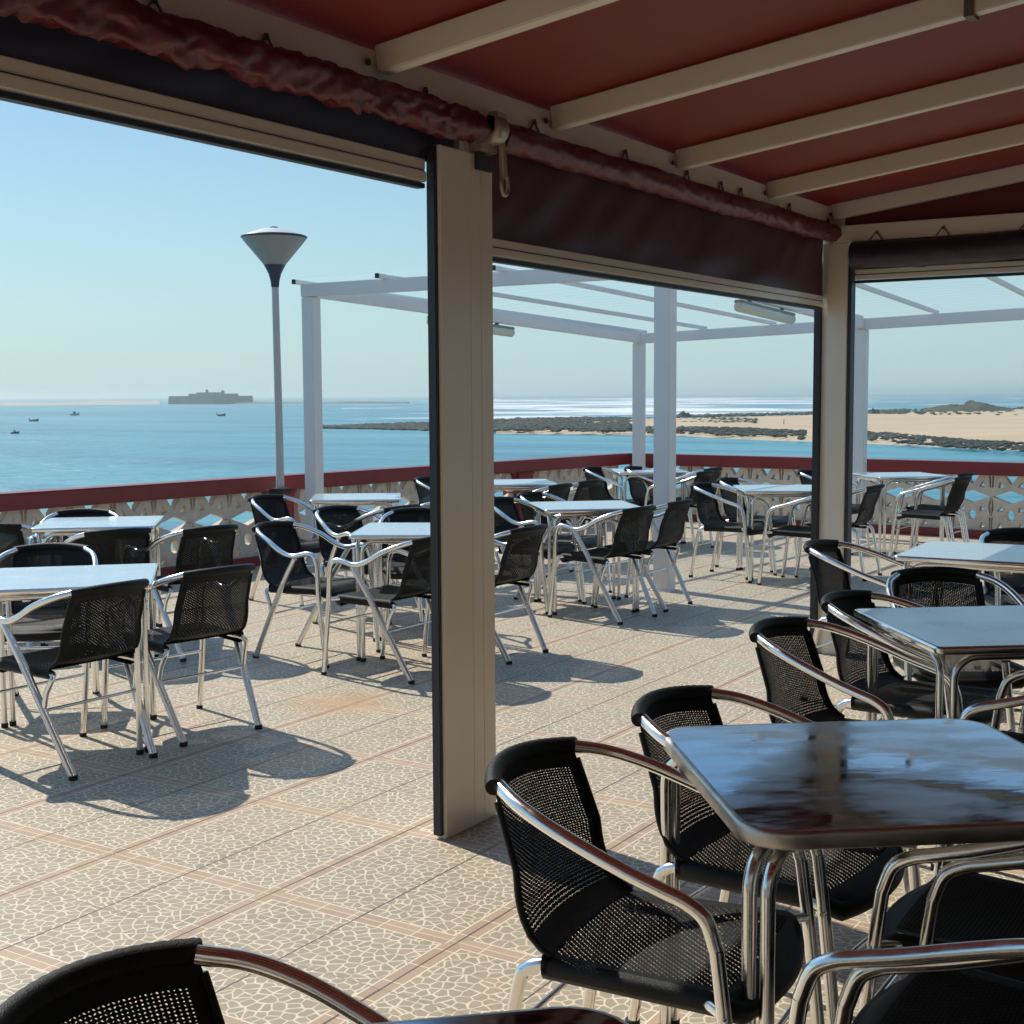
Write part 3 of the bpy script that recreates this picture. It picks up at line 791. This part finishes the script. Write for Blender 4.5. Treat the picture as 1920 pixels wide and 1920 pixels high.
def hook(p, ax):
    ax = Vector(ax); p = Vector(p); m = MB()
    m.tube([p + ax*.036 + Vector((0, 0, -.045)), p + Vector((0, 0, 0)), p - ax*.036 + Vector((0, 0, -.045))], .0042, 6); m.tube([p, p + Vector((.006, -.004, -.012))], .008, 6)
    m.build('wire_hook', M['wire'], t)
for y in (1.6, 2.15, 2.46, 2.87, 3.62, 4.30, 5.02, 5.62, 6.0, 6.24, 6.9): hook((-2.612, y, 2.538 + random.uniform(-.006, .006)), (0, 1, 0))
for x in (-2.36, -1.99, -1.55, -1.1): hook((x, 7.600, 2.448), (1, 0, 0))
# strap hanging over a rafter in the top right
m = MB(); zr = 2.575 + (-1.09 + 2.618)*SL
m.box((-1.108, 4.4235, zr - .052), (-1.078, 4.4865, zr - .047))
m.box((-1.108, 4.4205, zr - .052), (-1.078, 4.4235, zr + .055)); m.box((-1.108, 4.4865, zr - .052), (-1.078, 4.4895, zr + .055))
m.tube(smooth_path([(-1.09, 4.49, zr + .03), (-1.05, 4.56, zr + .045), (-.99, 4.70, zr + .055), (-.90, 4.92, zr + .062)], 5), .007, 8)
m.build('strap', M['wire'], t)

# unseen cafe wall behind the tables, added to cut light under the awning
w_ = MB(); w_.box((2.62, -4.4, 0), (2.9, 7.9, 3.6)); w_.box((-2.6, -4.4, 0), (2.62, -4.1, 3.6)); tag(w_.build('unseen_cafe_wall', M['render_wall']), 'unseen cream rendered cafe wall added to cut light under the awning', 'wall')

# roller blinds
def crumple(mb, p, q, r, ax, n=28, amp=.12, seg=90):
    p = Vector(p); q = Vector(q); d = q - p; L = d.length; d.normalize()
    u = Vector((0, 0, 1)); w = d.cross(u).normalized()
    vs = []; fs = []
    for i in range(seg + 1):
        s = i/seg*L; c = p + d*s
        sag = -.010*noise.noise(Vector((s*1.3, 3, ax))) - .004
        for k in range(n):
            a = 2*PI*k/n
            dn = max(0., -math.sin(a))
            f = 1 + amp*noise.noise(Vector((s*7, math.cos(a)*1.6 + ax, math.sin(a)*1.6))) + amp*.55*noise.noise(Vector((s*19 + math.sin(a)*2.5, ax*3, a)))*(.5 + dn)
            f += amp*1.5*(abs(noise.noise(Vector((s*11 + math.cos(a)*2.2, ax*5, a*.9)))) - .22)*(.3 + dn) - amp*.9*max(0, noise.noise(Vector((s*21 - a*1.5, ax, 3)))) - amp*.5*abs(noise.noise(Vector((s*38 + a*1.1, ax + 7, 3))))
            f *= 1 + .10*dn
            vs.append(c + (u*math.sin(a) + w*math.cos(a))*r*f + u*sag)
    for i in range(seg):
        for k in range(n):
            k2 = (k+1) % n; fs.append((i*n + k, (i+1)*n + k, (i+1)*n + k2, i*n + k2))
    mb.add(vs, fs, True); mb.add(vs[:n], [tuple(range(n))]); mb.add(vs[-n:], [tuple(range(n))[::-1]])
def sheet(mb, p, q, z0, z1, amp=.008, seed=0., nx=60, nz=14, diag=0.):
    p = Vector(p); q = Vector(q); d = q - p; nrm = Vector((d.y, -d.x, 0)).normalized(); L = d.length
    vs = []; fs = []
    for i in range(nx + 1):
        for j in range(nz + 1):
            s, v = i/nx, j/nz
            w = amp*noise.noise(Vector(((s*L - diag*v)*2.4, v*1.3, seed))) + amp*.5*noise.noise(Vector(((s*L - diag*v)*6.5, v*2, seed + 5)))
            w *= min(1, 4*v, 4*(1-v) + .15)
            vs.append(p + d*s + nrm*w + Vector((0, 0, z0 + (z1 - z0)*v)))
    for i in range(nx):
        for j in range(nz): a = i*(nz+1) + j; fs.append((a, a + nz + 1, a + nz + 2, a + 1))
    mb.add(vs, fs, True)
def blind(label, p, q, ztube, rt, zbar0, zbar1, inward, sheetmat, amp, seed, rollmat, ext):
    p = Vector(p); q = Vector(q); d = (q - p).normalized(); inw = Vector(inward)
    r = empty('roller_blind', (0, 0, 0)); tag(r, label, 'roller blind', 'roller blinds along the awning')
    m = MB(); crumple(m, p + inw*.085 + Vector((0, 0, ztube)), q + d*ext + inw*.085 + Vector((0, 0, ztube)), rt, seed, amp=amp, seg=int((q-p).length*80)); m.build('fabric_roll', rollmat, r)
    m = MB(); sheet(m, p + inw*.02, q + d*ext*.95 + inw*.02, zbar1 - .004, ztube + rt*1.3, .014, seed, nx=int((q-p).length*24), diag=.5); m.build('hanging_sheet', sheetmat, r)
    zb = (zbar1 - zbar0)
    m = MB()
    c = p + inw*.02; e2 = q + inw*.02
    m.beam(c + Vector((0, 0, zbar1 - zb*.22)), e2 + Vector((0, 0, zbar1 - zb*.22)), .030, zb*.44, c=.003)
    m.beam(c + Vector((0, 0, zbar0 + zb*.27)), e2 + Vector((0, 0, zbar0 + zb*.27)), .040, zb*.54 - .006, c=.004)
    bo = m.build('bottom_bar', M['cream'], r)
    m = MB(); m.beam(c + Vector((0, 0, zbar0 + zb*.55)), e2 + Vector((0, 0, zbar0 + zb*.55)), .022, .010, c=0)
    m.beam(c - inw*.004 + Vector((0, 0, zbar0 - .008)), e2 - inw*.004 + Vector((0, 0, zbar0 - .008)), .034, .016, c=.002)
    m.build('weather_strip', M['dark_gap'], bo)
    return r
rb = blind('roller blind across the left opening, navy underside and crumpled crimson roll, over the open sea', (-2.70, -2.8, 0), (-2.70, 3.69, 0), 2.466, .056, 2.243, 2.322, (1, 0, 0), M['navy_sheet'], .30, 1.0, M['red_roll'], .235)
blind('maroon roller blind between the wide post and the slim corner post, its bar lowest', (-2.70, 4.06, 0), (-2.70, 7.606, 0), 2.458, .050, 2.036, 2.102, (1, 0, 0), M['maroon_sheet'], .13, 4.0, M['red_roll'], .035)
blind('roller blind across the right end opening, its roll wound thick', (-2.50, 7.70, 0), (2.5, 7.70, 0), 2.332, .074, 2.186, 2.247, (0, -1, 0), M['navy_sheet'], .05, 9.0, M['navy_roll'], .0)
# crank gear on the wide post
m = MB(); m.lathe([(.012, -.030), (.046, -.030), (.050, -.022), (.050, .022), (.046, .030), (.012, .030)], (0, 0, 0), 20)
g_ = bpy.data.objects.new('crank_gear', None)
bmv = [Matrix.Translation((-2.585, 3.985, 2.455)) @ Matrix.Rotation(R(90), 4, 'X') @ Vector(v) for v in m.v]
m.v = [tuple(v) for v in bmv]
m.bbox((-2.60, 3.955, 2.44), (-2.555, 4.035, 2.515), .008)
m.tube(smooth_path([(-2.585, 4.03, 2.43), (-2.58, 4.036, 2.36), (-2.58, 4.038, 2.30)], 4), .014, 10)
m.tube([Vector((-2.58, 4.045 + .022*math.cos(a*PI/8), 2.275 + .036*math.sin(a*PI/8))) for a in range(17)], .007, 8, cap=False)
m.bbox((-2.66, 3.92, 2.38), (-2.595, 4.03, 2.47), .006)
m.build('crank_gear', M['brass'], rb)
m = MB(); m.box((-2.628, 3.928, 2.318), (-2.615, 4.022, 2.372)); m.build('crank_slot', M['dark_gap'], rb)

# ------------------------------------------------------------------ sea and shore
ZS = -8.46
m = MB(); vs = []; fs = []
rings = [0, 40, 90, 160, 250, 400, 700, 1200, 2200, 4500, 9000, 14000]
n = 72
for r_ in rings:
    for k in range(n): vs.append((r_*math.cos(2*PI*k/n), r_*math.sin(2*PI*k/n), ZS))
for i in range(len(rings) - 1):
    for k in range(n): fs.append((i*n + k, (i+1)*n + k, (i+1)*n + (k+1) % n, i*n + (k+1) % n))
m.add(vs, fs, True); tag(m.build('sea', M['water']), kind='structure')

def lerp_line(pts, t):
    t *= len(pts) - 1; i = min(int(t), len(pts) - 2); f_ = t - i
    return Vector((pts[i][0]*(1-f_) + pts[i+1][0]*f_, pts[i][1]*(1-f_) + pts[i+1][1]*f_, 0))
def strip_ground(name, near, far, matl, hmax, nx=90, ny=26, seed=0):
    m = MB(); vs = []; fs = []
    for i in range(nx + 1):
        a = lerp_line(near, i/nx); b = lerp_line(far, i/nx)
        for j in range(ny + 1):
            v = j/ny; p = a.lerp(b, v)
            k = min(1, v*7, (1 - v)*5)
            p += (b - a).normalized()*2.5*noise.noise(Vector((p.x*.06, p.y*.06, seed)))*(1 if j in (0, 1, ny) else 0)
            h = -.35 + k*hmax*(.75 + .6*noise.noise(Vector((p.x*.012, p.y*.012, seed)))) + .18*noise.noise(Vector((p.x*.08, p.y*.08, seed + 3)))*k
            vs.append((p.x, p.y, ZS + h))
    for i in range(nx):
        for j in range(ny): a = i*(ny+1) + j; fs.append((a, a + ny + 1, a + ny + 2, a + 1))
    m.add(vs, fs, True); return m.build(name, matl)
sand_n = [(-184.8,285.0),(-164.0,283.9),(-143.9,278.9),(-129.9,272.6),(-110.4,262.5),(-91.3,251.4),(-79.7,245.0),(-65.7,230.7),(-54.2,220.3),(-41.3,208.9)]
sand_f = [(-278.5,429.5),(-263.0,455.4),(-248.7,482.1),(-247.7,519.6),(-237.2,563.8),(-223.1,613.8),(-217.5,668.1),(-214.6,752.2),(-197.9,802.4),(-170.5,857.9)]
tag(strip_ground('beach', sand_n, sand_f, M['sand'], 1.35, seed=2), kind='structure')
tag(strip_ground('sandbar', [(-1449.9,942.7),(-1422.6,1067.8),(-1399.9,1171.6),(-1327.3,1240.6)], [(-2102.2,1367.0),(-1929.3,1448.3),(-1929.7,1615.2),(-1837.6,1717.7)], M['far_sand'], 3.2, 40, 12, 5), kind='structure')
tag(strip_ground('reef', [(-1400,1330),(-1236,1300),(-1178.1,1341.9),(-1096.7,1345),(-1051.4,1410)], [(-1480,1440),(-1330,1460),(-1260,1450),(-1130,1400),(-1060,1425)], M['fort'], 3.0, 60, 10, 8), kind='structure')

ICO = bmesh.new(); bmesh.ops.create_icosphere(ICO, subdivisions=1, radius=1)
ICO.verts.ensure_lookup_table(); IV = [v.co.copy() for v in ICO.verts]; IF = [[v.index for v in f.verts] for f in ICO.faces]
def lump(mb, p, s, rnd, flat=.5):
    q = Vector((rnd.uniform(0, 90), rnd.uniform(0, 90), rnd.uniform(0, 90))); ry = rnd.uniform(0, PI)
    vs = []
    for v in IV:
        w = v*(1 + .55*noise.noise(v*1.3 + q))
        x, y = w.x*math.cos(ry)*1.3 - w.y*math.sin(ry), w.x*math.sin(ry)*1.3 + w.y*math.cos(ry)
        vs.append((p.x + x*s, p.y + y*s, p.z + w.z*s*flat))
    mb.add(vs, IF)
def rocks(name, bands, matl, seed):
    rnd = random.Random(seed); mb = MB()
    for near, far, cnt, s0, s1, zz in bands:
        k = 0
        while k < cnt:
            u = rnd.random(); v = rnd.random()
            a = lerp_line(near, u); b = lerp_line(far, u); p = a.lerp(b, v)
            if noise.noise(Vector((p.x*.05, p.y*.035, seed))) + .35*noise.noise(Vector((p.x*.2, p.y*.15, seed))) < -.22 + .5*abs(v - .5)**2: 
                if rnd.random() < .8: continue
            p.z = ZS + (zz if not isinstance(zz, tuple) else zz[0] + (zz[1] - zz[0])*min(1, max(0, (u - .5)/.15)))
            lump(mb, p, rnd.uniform(s0, s1)*rnd.uniform(.6, 1), rnd, rnd.uniform(.28, .5)); k += 1
    o = mb.build(name, matl); tag(o, kind='stuff'); return o
RA = ([(-271.1,318.4),(-248.8,316.5),(-222.8,307.6),(-192.6,297.0),(-168.3,291.5),(-153.4,297.4)], [(-282.7,332.0),(-285.0,362.5),(-287.6,397.1),(-278.5,429.5),(-263.0,455.4),(-243.5,472.0)])
RB = ([(-149.5,289.7),(-138.2,289.8),(-118.3,281.3),(-96.3,265.2)], [(-182.3,353.4),(-167.9,352.2),(-146.3,347.8),(-116.7,321.4)])
RE = ([(-89.4,268.1),(-85.5,269.8),(-70.9,248.9),(-57.6,234.4),(-43.4,219.3)], [(-117.6,352.6),(-100.9,318.2),(-86.2,302.6),(-67.5,274.3),(-51.0,257.7)])
RC = ([(-188.3,364.9),(-178.9,375.2),(-159.6,396.4)], [(-243.5,472.0),(-232.0,486.6),(-187.8,466.3)])
RD = ([(-234.1,486.0),(-221.4,526.2),(-207.3,570.6),(-187.1,605.0),(-165.4,580.0),(-110.0,553.9)], [(-250.0,519.0),(-243.0,577.6),(-228.8,629.7),(-218.9,707.7),(-221.2,775.2),(-176.2,886.5)])
rocks('rocky_spit', [(*RA, 5600, .6, 1.5, (.2, .95)), (*RB, 900, .4, .95, .75), (*RE, 800, .4, .95, .7)], M['rock'], 11)
rocks('scattered_rocks', [(*RC, 300, .4, 1.0, .9), (*RD, 700, .7, 1.6, .8)], M['rock_dune'], 12)
def mound(name, label, c, w, d_, h, seed, matl, n=26):
    m = MB(); vs = []; fs = []
    for i in range(n + 1):
        for j in range(n + 1):
            u, v = -1 + 2*i/n, -1 + 2*j/n
            r2 = u*u + v*v; hh = max(0, 1 - r2)**.7*(.75 + .7*noise.noise(Vector((u*2.1, v*2.1, seed)))) + max(0, 1-r2)*(.45*noise.noise(Vector((u*5, v*5, seed))) + .3*abs(noise.noise(Vector((u*11, v*11, seed)))))
            vs.append((u*w, v*d_, hh*h - .3))
    for i in range(n):
        for j in range(n): a = i*(n+1) + j; fs.append((a, a + n + 1, a + n + 2, a + 1))
    m.add(vs, fs)
    o = m.build(name, matl); o.location = (c[0], c[1], ZS + .9); o.rotation_euler.z = R(15); tag(o, label, 'rock'); return o
mound('rock_outcrop', 'broad grassy rock outcrop on the beach at the far right', (-172, 714), 22, 26, 4.2, 3.0, M['rock_dune'], 60)
mound('boulder', 'dark boulder on the shore just right of the thick middle pergola post', (-232.6, 499.5), 3.2, 3.2, 2.4, 21.0, M['rock'], 14)
mound('boulder', 'dark boulder on the shore behind the right pergola post', (-183, 591), 2.6, 3, 2.6, 9.0, M['rock'], 12)

# surf: one thin sheet of broken foam over the shoals, denser where the waves break
def surf():
    near = [(-332.4, 403.1), (-325.4, 449.3), (-303.0, 467.4), (-254.1, 492.6), (-262.5, 573.4), (-234.9, 646.4), (-254.9, 824.3), (-234.3, 949.6), (-192.3, 1022.6)]
    far = [(-3205.3, 3888.6), (-2929.6, 4047.1), (-2706.6, 4175.2), (-2280.6, 4420.1), (-2077.3, 4536.9), (-1723.5, 4740.2), (-1505.8, 4865.3), (-1239.0, 5018.6), (-973.7, 5171.1)]
    amount = [0.0, 0.25, 0.75, 1.0, 1.0, 0.8, 0.35, 0.3, 0.3]
    m = bpy.data.materials.new('breaking_surf'); m.use_nodes = True; nt = m.node_tree; g = NG(nt); bs = nt.nodes['Principled BSDF']
    bs.inputs['Base Color'].default_value = (.80, .84, .86, 1); bs.inputs['Roughness'].default_value = .8
    tc = g.new('ShaderNodeTexCoord'); at = g.new('ShaderNodeAttribute'); at.attribute_name = 'amount'
    def nz(scale, st, det, rough=.55):
        mp = g.new('ShaderNodeMapping'); mp.inputs['Rotation'].default_value = (0, 0, R(-32)); mp.inputs['Scale'].default_value = st; g.link(tc.outputs['Object'], mp.inputs[0])
        n = g.new('ShaderNodeTexNoise'); n.inputs['Scale'].default_value = scale; n.inputs['Detail'].default_value = det; n.inputs['Roughness'].default_value = rough; g.link(mp.outputs[0], n.inputs['Vector']); return n.outputs['Fac']
    k = g.math('ADD', g.math('MULTIPLY', nz(.0065, (.9, 1, 1), 3), .62), g.math('MULTIPLY', nz(.035, (.5, 1, 1), 5, .65), .38))
    f = g.math('SUBTRACT', k, g.math('SUBTRACT', .585, g.math('MULTIPLY', at.outputs['Fac'], .155)))
    al = g.math('MULTIPLY', g.ramp(f, -.02, .085, 0, 1), .95)
    tr = g.new('ShaderNodeBsdfTransparent'); mx = g.new('ShaderNodeMixShader'); g.link(al, mx.inputs[0]); g.link(tr.outputs[0], mx.inputs[1]); g.link(bs.outputs[0], mx.inputs[2])
    g.link(mx.outputs[0], nt.nodes['Material Output'].inputs[0])
    mb = MB(); vs = []; fs = []; am = []; nx, ny = 80, 24
    for i in range(nx + 1):
        a = lerp_line(near, i/nx); b = lerp_line(far, i/nx)
        u = i/nx*(len(amount) - 1); q = min(int(u), len(amount) - 2); w = amount[q]*(1 - u + q) + amount[q+1]*(u - q)
        for j in range(ny + 1):
            v = (j/ny)**2.2; p = a.lerp(b, v); vs.append((p.x, p.y, ZS + .06)); am.append(w*min(1, (1 - j/ny)*4, .6 + j/ny*8))
    for i in range(nx):
        for j in range(ny): a = i*(ny+1) + j; fs.append((a, a + ny + 1, a + ny + 2, a + 1))
    mb.add(vs, fs, True); o = mb.build('surf', m); tag(o, kind='stuff')
    at_ = o.data.attributes.new('amount', 'FLOAT', 'POINT'); at_.data.foreach_set('value', am)
surf()

# island fort
r_ = empty('island_fort', (-1324, 1330, ZS + 1.5), R(-7)); r_.scale = (.72, .72, 1); tag(r_, 'long low stone fort on an islet on the horizon', 'fort')
m = MB()
def prism(m, pts, h0, h1, batter):
    n = len(pts); c = Vector((sum(p[0] for p in pts)/n, sum(p[1] for p in pts)/n, 0))
    top = [Vector((p[0], p[1], h1)) + (c - Vector((p[0], p[1], 0))).normalized()*batter for p in pts]
    m.add([(p[0], p[1], h0) for p in pts] + top, [tuple(range(n, 2*n))] + [(i, (i+1) % n, n + (i+1) % n, n + i) for i in range(n)])
prism(m, [(-88, -30), (-74, -44), (-60, -32), (52, -34), (66, -46), (82, -32), (72, 0), (82, 34), (60, 40), (-60, 38), (-80, 34), (-76, 0)], -3, 9.4, 2.0)
m.build('rampart', M['fort'], r_)
m = MB(); prism(m, [(-48, -16), (10, -18), (58, -14), (58, 18), (-48, 18)], 9.4, 12.4, .5); prism(m, [(-30, -12), (20, -12), (20, 10), (-30, 10)], 12.4, 14.2, 1.0); m.build('keep', M['fort'], r_)
m = MB(); m.lathe([(2.6, 12), (2.6, 16.2), (2.9, 16.4), (.2, 18.6)], (-2, -8, 0), 12); m.build('turret', M['fort'], r_)
m = MB(); m.lathe([(3.2, 9), (3.2, 15.0), (3.5, 15.2), (.2, 17.6)], (60, -20, 0), 12); m.build('turret', M['fort'], r_)

# boats
def boat(label, x, y, L, rz, hullmat, cabin):
    L *= .85
    r = empty('fishing_boat', (x, y, ZS - .05), R(rz)); tag(r, label, 'boat', 'small boats on the sea')
    m = MB(); st = [(-.5, .36, 0), (-.3, .42, 0), (0, .44, .02), (.3, .30, .07), (.5, .02, .16)]
    vs = []; fs = []
    for (s, w, up) in st:
        vs += [(s*L, -w*L*.42, (.20 + up)*L), (s*L, -w*L*.26, -.02*L), (s*L, w*L*.26, -.02*L), (s*L, w*L*.42, (.20 + up)*L)]
    for i in range(4):
        for k in range(3): fs.append((i*4 + k, i*4 + k + 1, (i+1)*4 + k + 1, (i+1)*4 + k))
        fs.append((i*4 + 3, i*4, (i+1)*4, (i+1)*4 + 3))
    fs += [(0, 1, 2, 3)]
    m.add(vs, fs); m.build('hull', M[hullmat], r)
    m = MB()
    if cabin: m.bbox((-.18*L, -.11*L, .19*L), (.12*L, .11*L, .42*L), .02*L); m.bbox((-.2*L, -.13*L, .42*L), (.15*L, .13*L, .45*L), .01*L); m.tube([(-.05*L, 0, .45*L), (-.05*L, 0, .7*L)], .012*L, 6)
    else: m.bbox((-.58*L, -.05*L, .12*L), (-.50*L, .05*L, .40*L), .015*L)
    m.build('cabin' if cabin else 'outboard_motor', M['hull_light' if cabin and hullmat == 'hull_dark' else 'hull_dark'], r)
boat('dark chunky little boat nearest the camera at the far left of the sea', -317.7, 243.0, 2.7, 60, 'hull_dark', True)
boat('dark low open boat second nearest at the left of the sea', -473.5, 372.0, 4.3, 35, 'hull_dark', False)
boat('hazy little cabin boat farthest left of the fort', -601.9, 499.9, 5.6, 50, 'hull_light', True)
boat('low open boat right below the island fort', -496.3, 505.5, 5.0, 42, 'hull_dark', False)

# walker on the beach
def walker():
    J = {'pel': (0, 0, .95, .14), 'sp': (0, 0, 1.2, .15), 'ch': (0, 0, 1.40, .16), 'nk': (0, 0, 1.53, .06), 'hd': (.01, 0, 1.66, .10), 'ht': (.01, 0, 1.76, .07),
         'lh': (0, .09, .90, .10), 'lk': (.10, .10, .50, .07), 'la': (.16, .10, .09, .045), 'lf': (.30, .11, .04, .04), 'rh': (0, -.09, .90, .10), 'rk': (-.02, -.10, .50, .07), 'ra': (-.16, -.10, .10, .045), 'rf': (-.04, -.11, .04, .04),
         'ls': (0, .18, 1.43, .07), 'le': (-.06, .24, 1.15, .05), 'lw': (.02, .25, .90, .035), 'rs': (0, -.18, 1.43, .07), 're': (.02, -.24, 1.15, .05), 'rw': (.14, -.25, .93, .035)}
    E = [('pel','sp'),('sp','ch'),('ch','nk'),('nk','hd'),('hd','ht'),('pel','lh'),('lh','lk'),('lk','la'),('la','lf'),('pel','rh'),('rh','rk'),('rk','ra'),('ra','rf'),('ch','ls'),('ls','le'),('le','lw'),('ch','rs'),('rs','re'),('re','rw')]
    K = list(J); me = bpy.data.meshes.new('person'); me.from_pydata([J[k][:3] for k in K], [(K.index(a), K.index(b)) for a, b in E], [])
    o = bpy.data.objects.new('person', me); COL.objects.link(o)
    mod = o.modifiers.new('skin', 'SKIN')
    for i, k in enumerate(K): me.skin_vertices[0].data[i].radius = (J[k][3], J[k][3])
    me.skin_vertices[0].data[0].use_root = True
    sub = o.modifiers.new('sub', 'SUBSURF'); sub.levels = sub.render_levels = 1
    me.materials.append(M['cloth']); o.location = (-144.7, 380.1, ZS + .75); o.rotation_euler.z = R(200)
    tag(o, 'lone walker in dark clothes on the beach', 'person')
walker()

# ------------------------------------------------------------------ sea haze
def haze():
    m = bpy.data.materials.new('sea_haze'); m.use_nodes = True; nt = m.node_tree
    nt.nodes.remove(nt.nodes['Principled BSDF'])
    v = nt.nodes.new('ShaderNodeVolumePrincipled'); v.inputs['Color'].default_value = (.82, .98, .98, 1); v.inputs['Density'].default_value = HAZE; v.inputs['Anisotropy'].default_value = .45
    nt.links.new(v.outputs[0], nt.nodes['Material Output'].inputs['Volume'])
    b = MB(); b.box((-14500, -14500, ZS - 1.5), (14500, 14500, 24)); o = b.build('haze', m); tag(o, kind='stuff')
HAZE = .00022
haze()

# ------------------------------------------------------------------ light, sky, camera
SUN_EL, SUN_AZ = R(46), math.atan2(-.972, .235)       # azimuth measured from +Y towards +X
sd = Vector((math.sin(SUN_AZ)*math.cos(SUN_EL), math.cos(SUN_AZ)*math.cos(SUN_EL), math.sin(SUN_EL)))
L = bpy.data.lights.new('sun', 'SUN'); L.energy = 4.6; L.angle = R(.55); L.color = (1, .93, .82)
so = bpy.data.objects.new('sun', L); COL.objects.link(so); so.rotation_euler = (-sd).to_track_quat('-Z', 'Y').to_euler()
W = bpy.data.worlds.new('World'); SC.world = W; W.use_nodes = True
nt = W.node_tree; bg = nt.nodes['Background']
sky = nt.nodes.new('ShaderNodeTexSky'); sky.sky_type = 'NISHITA'; sky.sun_disc = False
sky.sun_elevation = SUN_EL; sky.sun_rotation = SUN_AZ
sky.altitude = 0; sky.air_density = 1.0; sky.dust_density = .4; sky.ozone_density = 2.0
g = NG(nt)
tcw = nt.nodes.new('ShaderNodeTexCoord'); sx = nt.nodes.new('ShaderNodeSeparateXYZ'); nt.links.new(tcw.outputs['Generated'], sx.inputs[0])
hz = g.ramp(sx.outputs[2], -.02, .30, 1, 0)
hz = g.math('POWER', hz, 1.6)
tint = nt.nodes.new('ShaderNodeVectorMath'); tint.operation = 'MULTIPLY'; nt.links.new(sky.outputs[0], tint.inputs[0]); tint.inputs[1].default_value = (.85, 1.05, 1.07)
skc = g.mix(g.math('MULTIPLY', hz, .92), tint.outputs[0], (4.75, 6.65, 7.35))
skc = g.mix(1.0, skc, skc)
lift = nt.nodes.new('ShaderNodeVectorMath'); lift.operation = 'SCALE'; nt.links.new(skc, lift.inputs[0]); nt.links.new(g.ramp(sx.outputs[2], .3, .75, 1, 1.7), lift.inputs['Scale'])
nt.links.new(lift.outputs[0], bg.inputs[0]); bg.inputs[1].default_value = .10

CAM_H = 1.54; YAW, PIT, ROL = R(32.3), R(4.99), R(-.32)
fw = Vector((-math.sin(YAW)*math.cos(PIT), math.cos(YAW)*math.cos(PIT), -math.sin(PIT)))
rt = fw.cross(Vector((0, 0, 1))).normalized(); up = rt.cross(fw)
r2 = rt*math.cos(ROL) + up*math.sin(ROL); u2 = -rt*math.sin(ROL) + up*math.cos(ROL)
cd = bpy.data.cameras.new('camera'); co = bpy.data.objects.new('camera', cd); COL.objects.link(co)
co.matrix_world = Matrix(((r2.x, u2.x, -fw.x, 0), (r2.y, u2.y, -fw.y, 0), (r2.z, u2.z, -fw.z, CAM_H), (0, 0, 0, 1)))
cd.sensor_width = 36; cd.lens = 36*2515/1920; cd.clip_start = .05; cd.clip_end = 90000
SC.camera = co
SC.view_settings.view_transform = 'Standard'; SC.view_settings.look = 'None'; SC.view_settings.exposure = 0; SC.view_settings.gamma = 1
SC.render.film_transparent = False
SC.cycles.max_bounces = 10; SC.cycles.transparent_max_bounces = 16
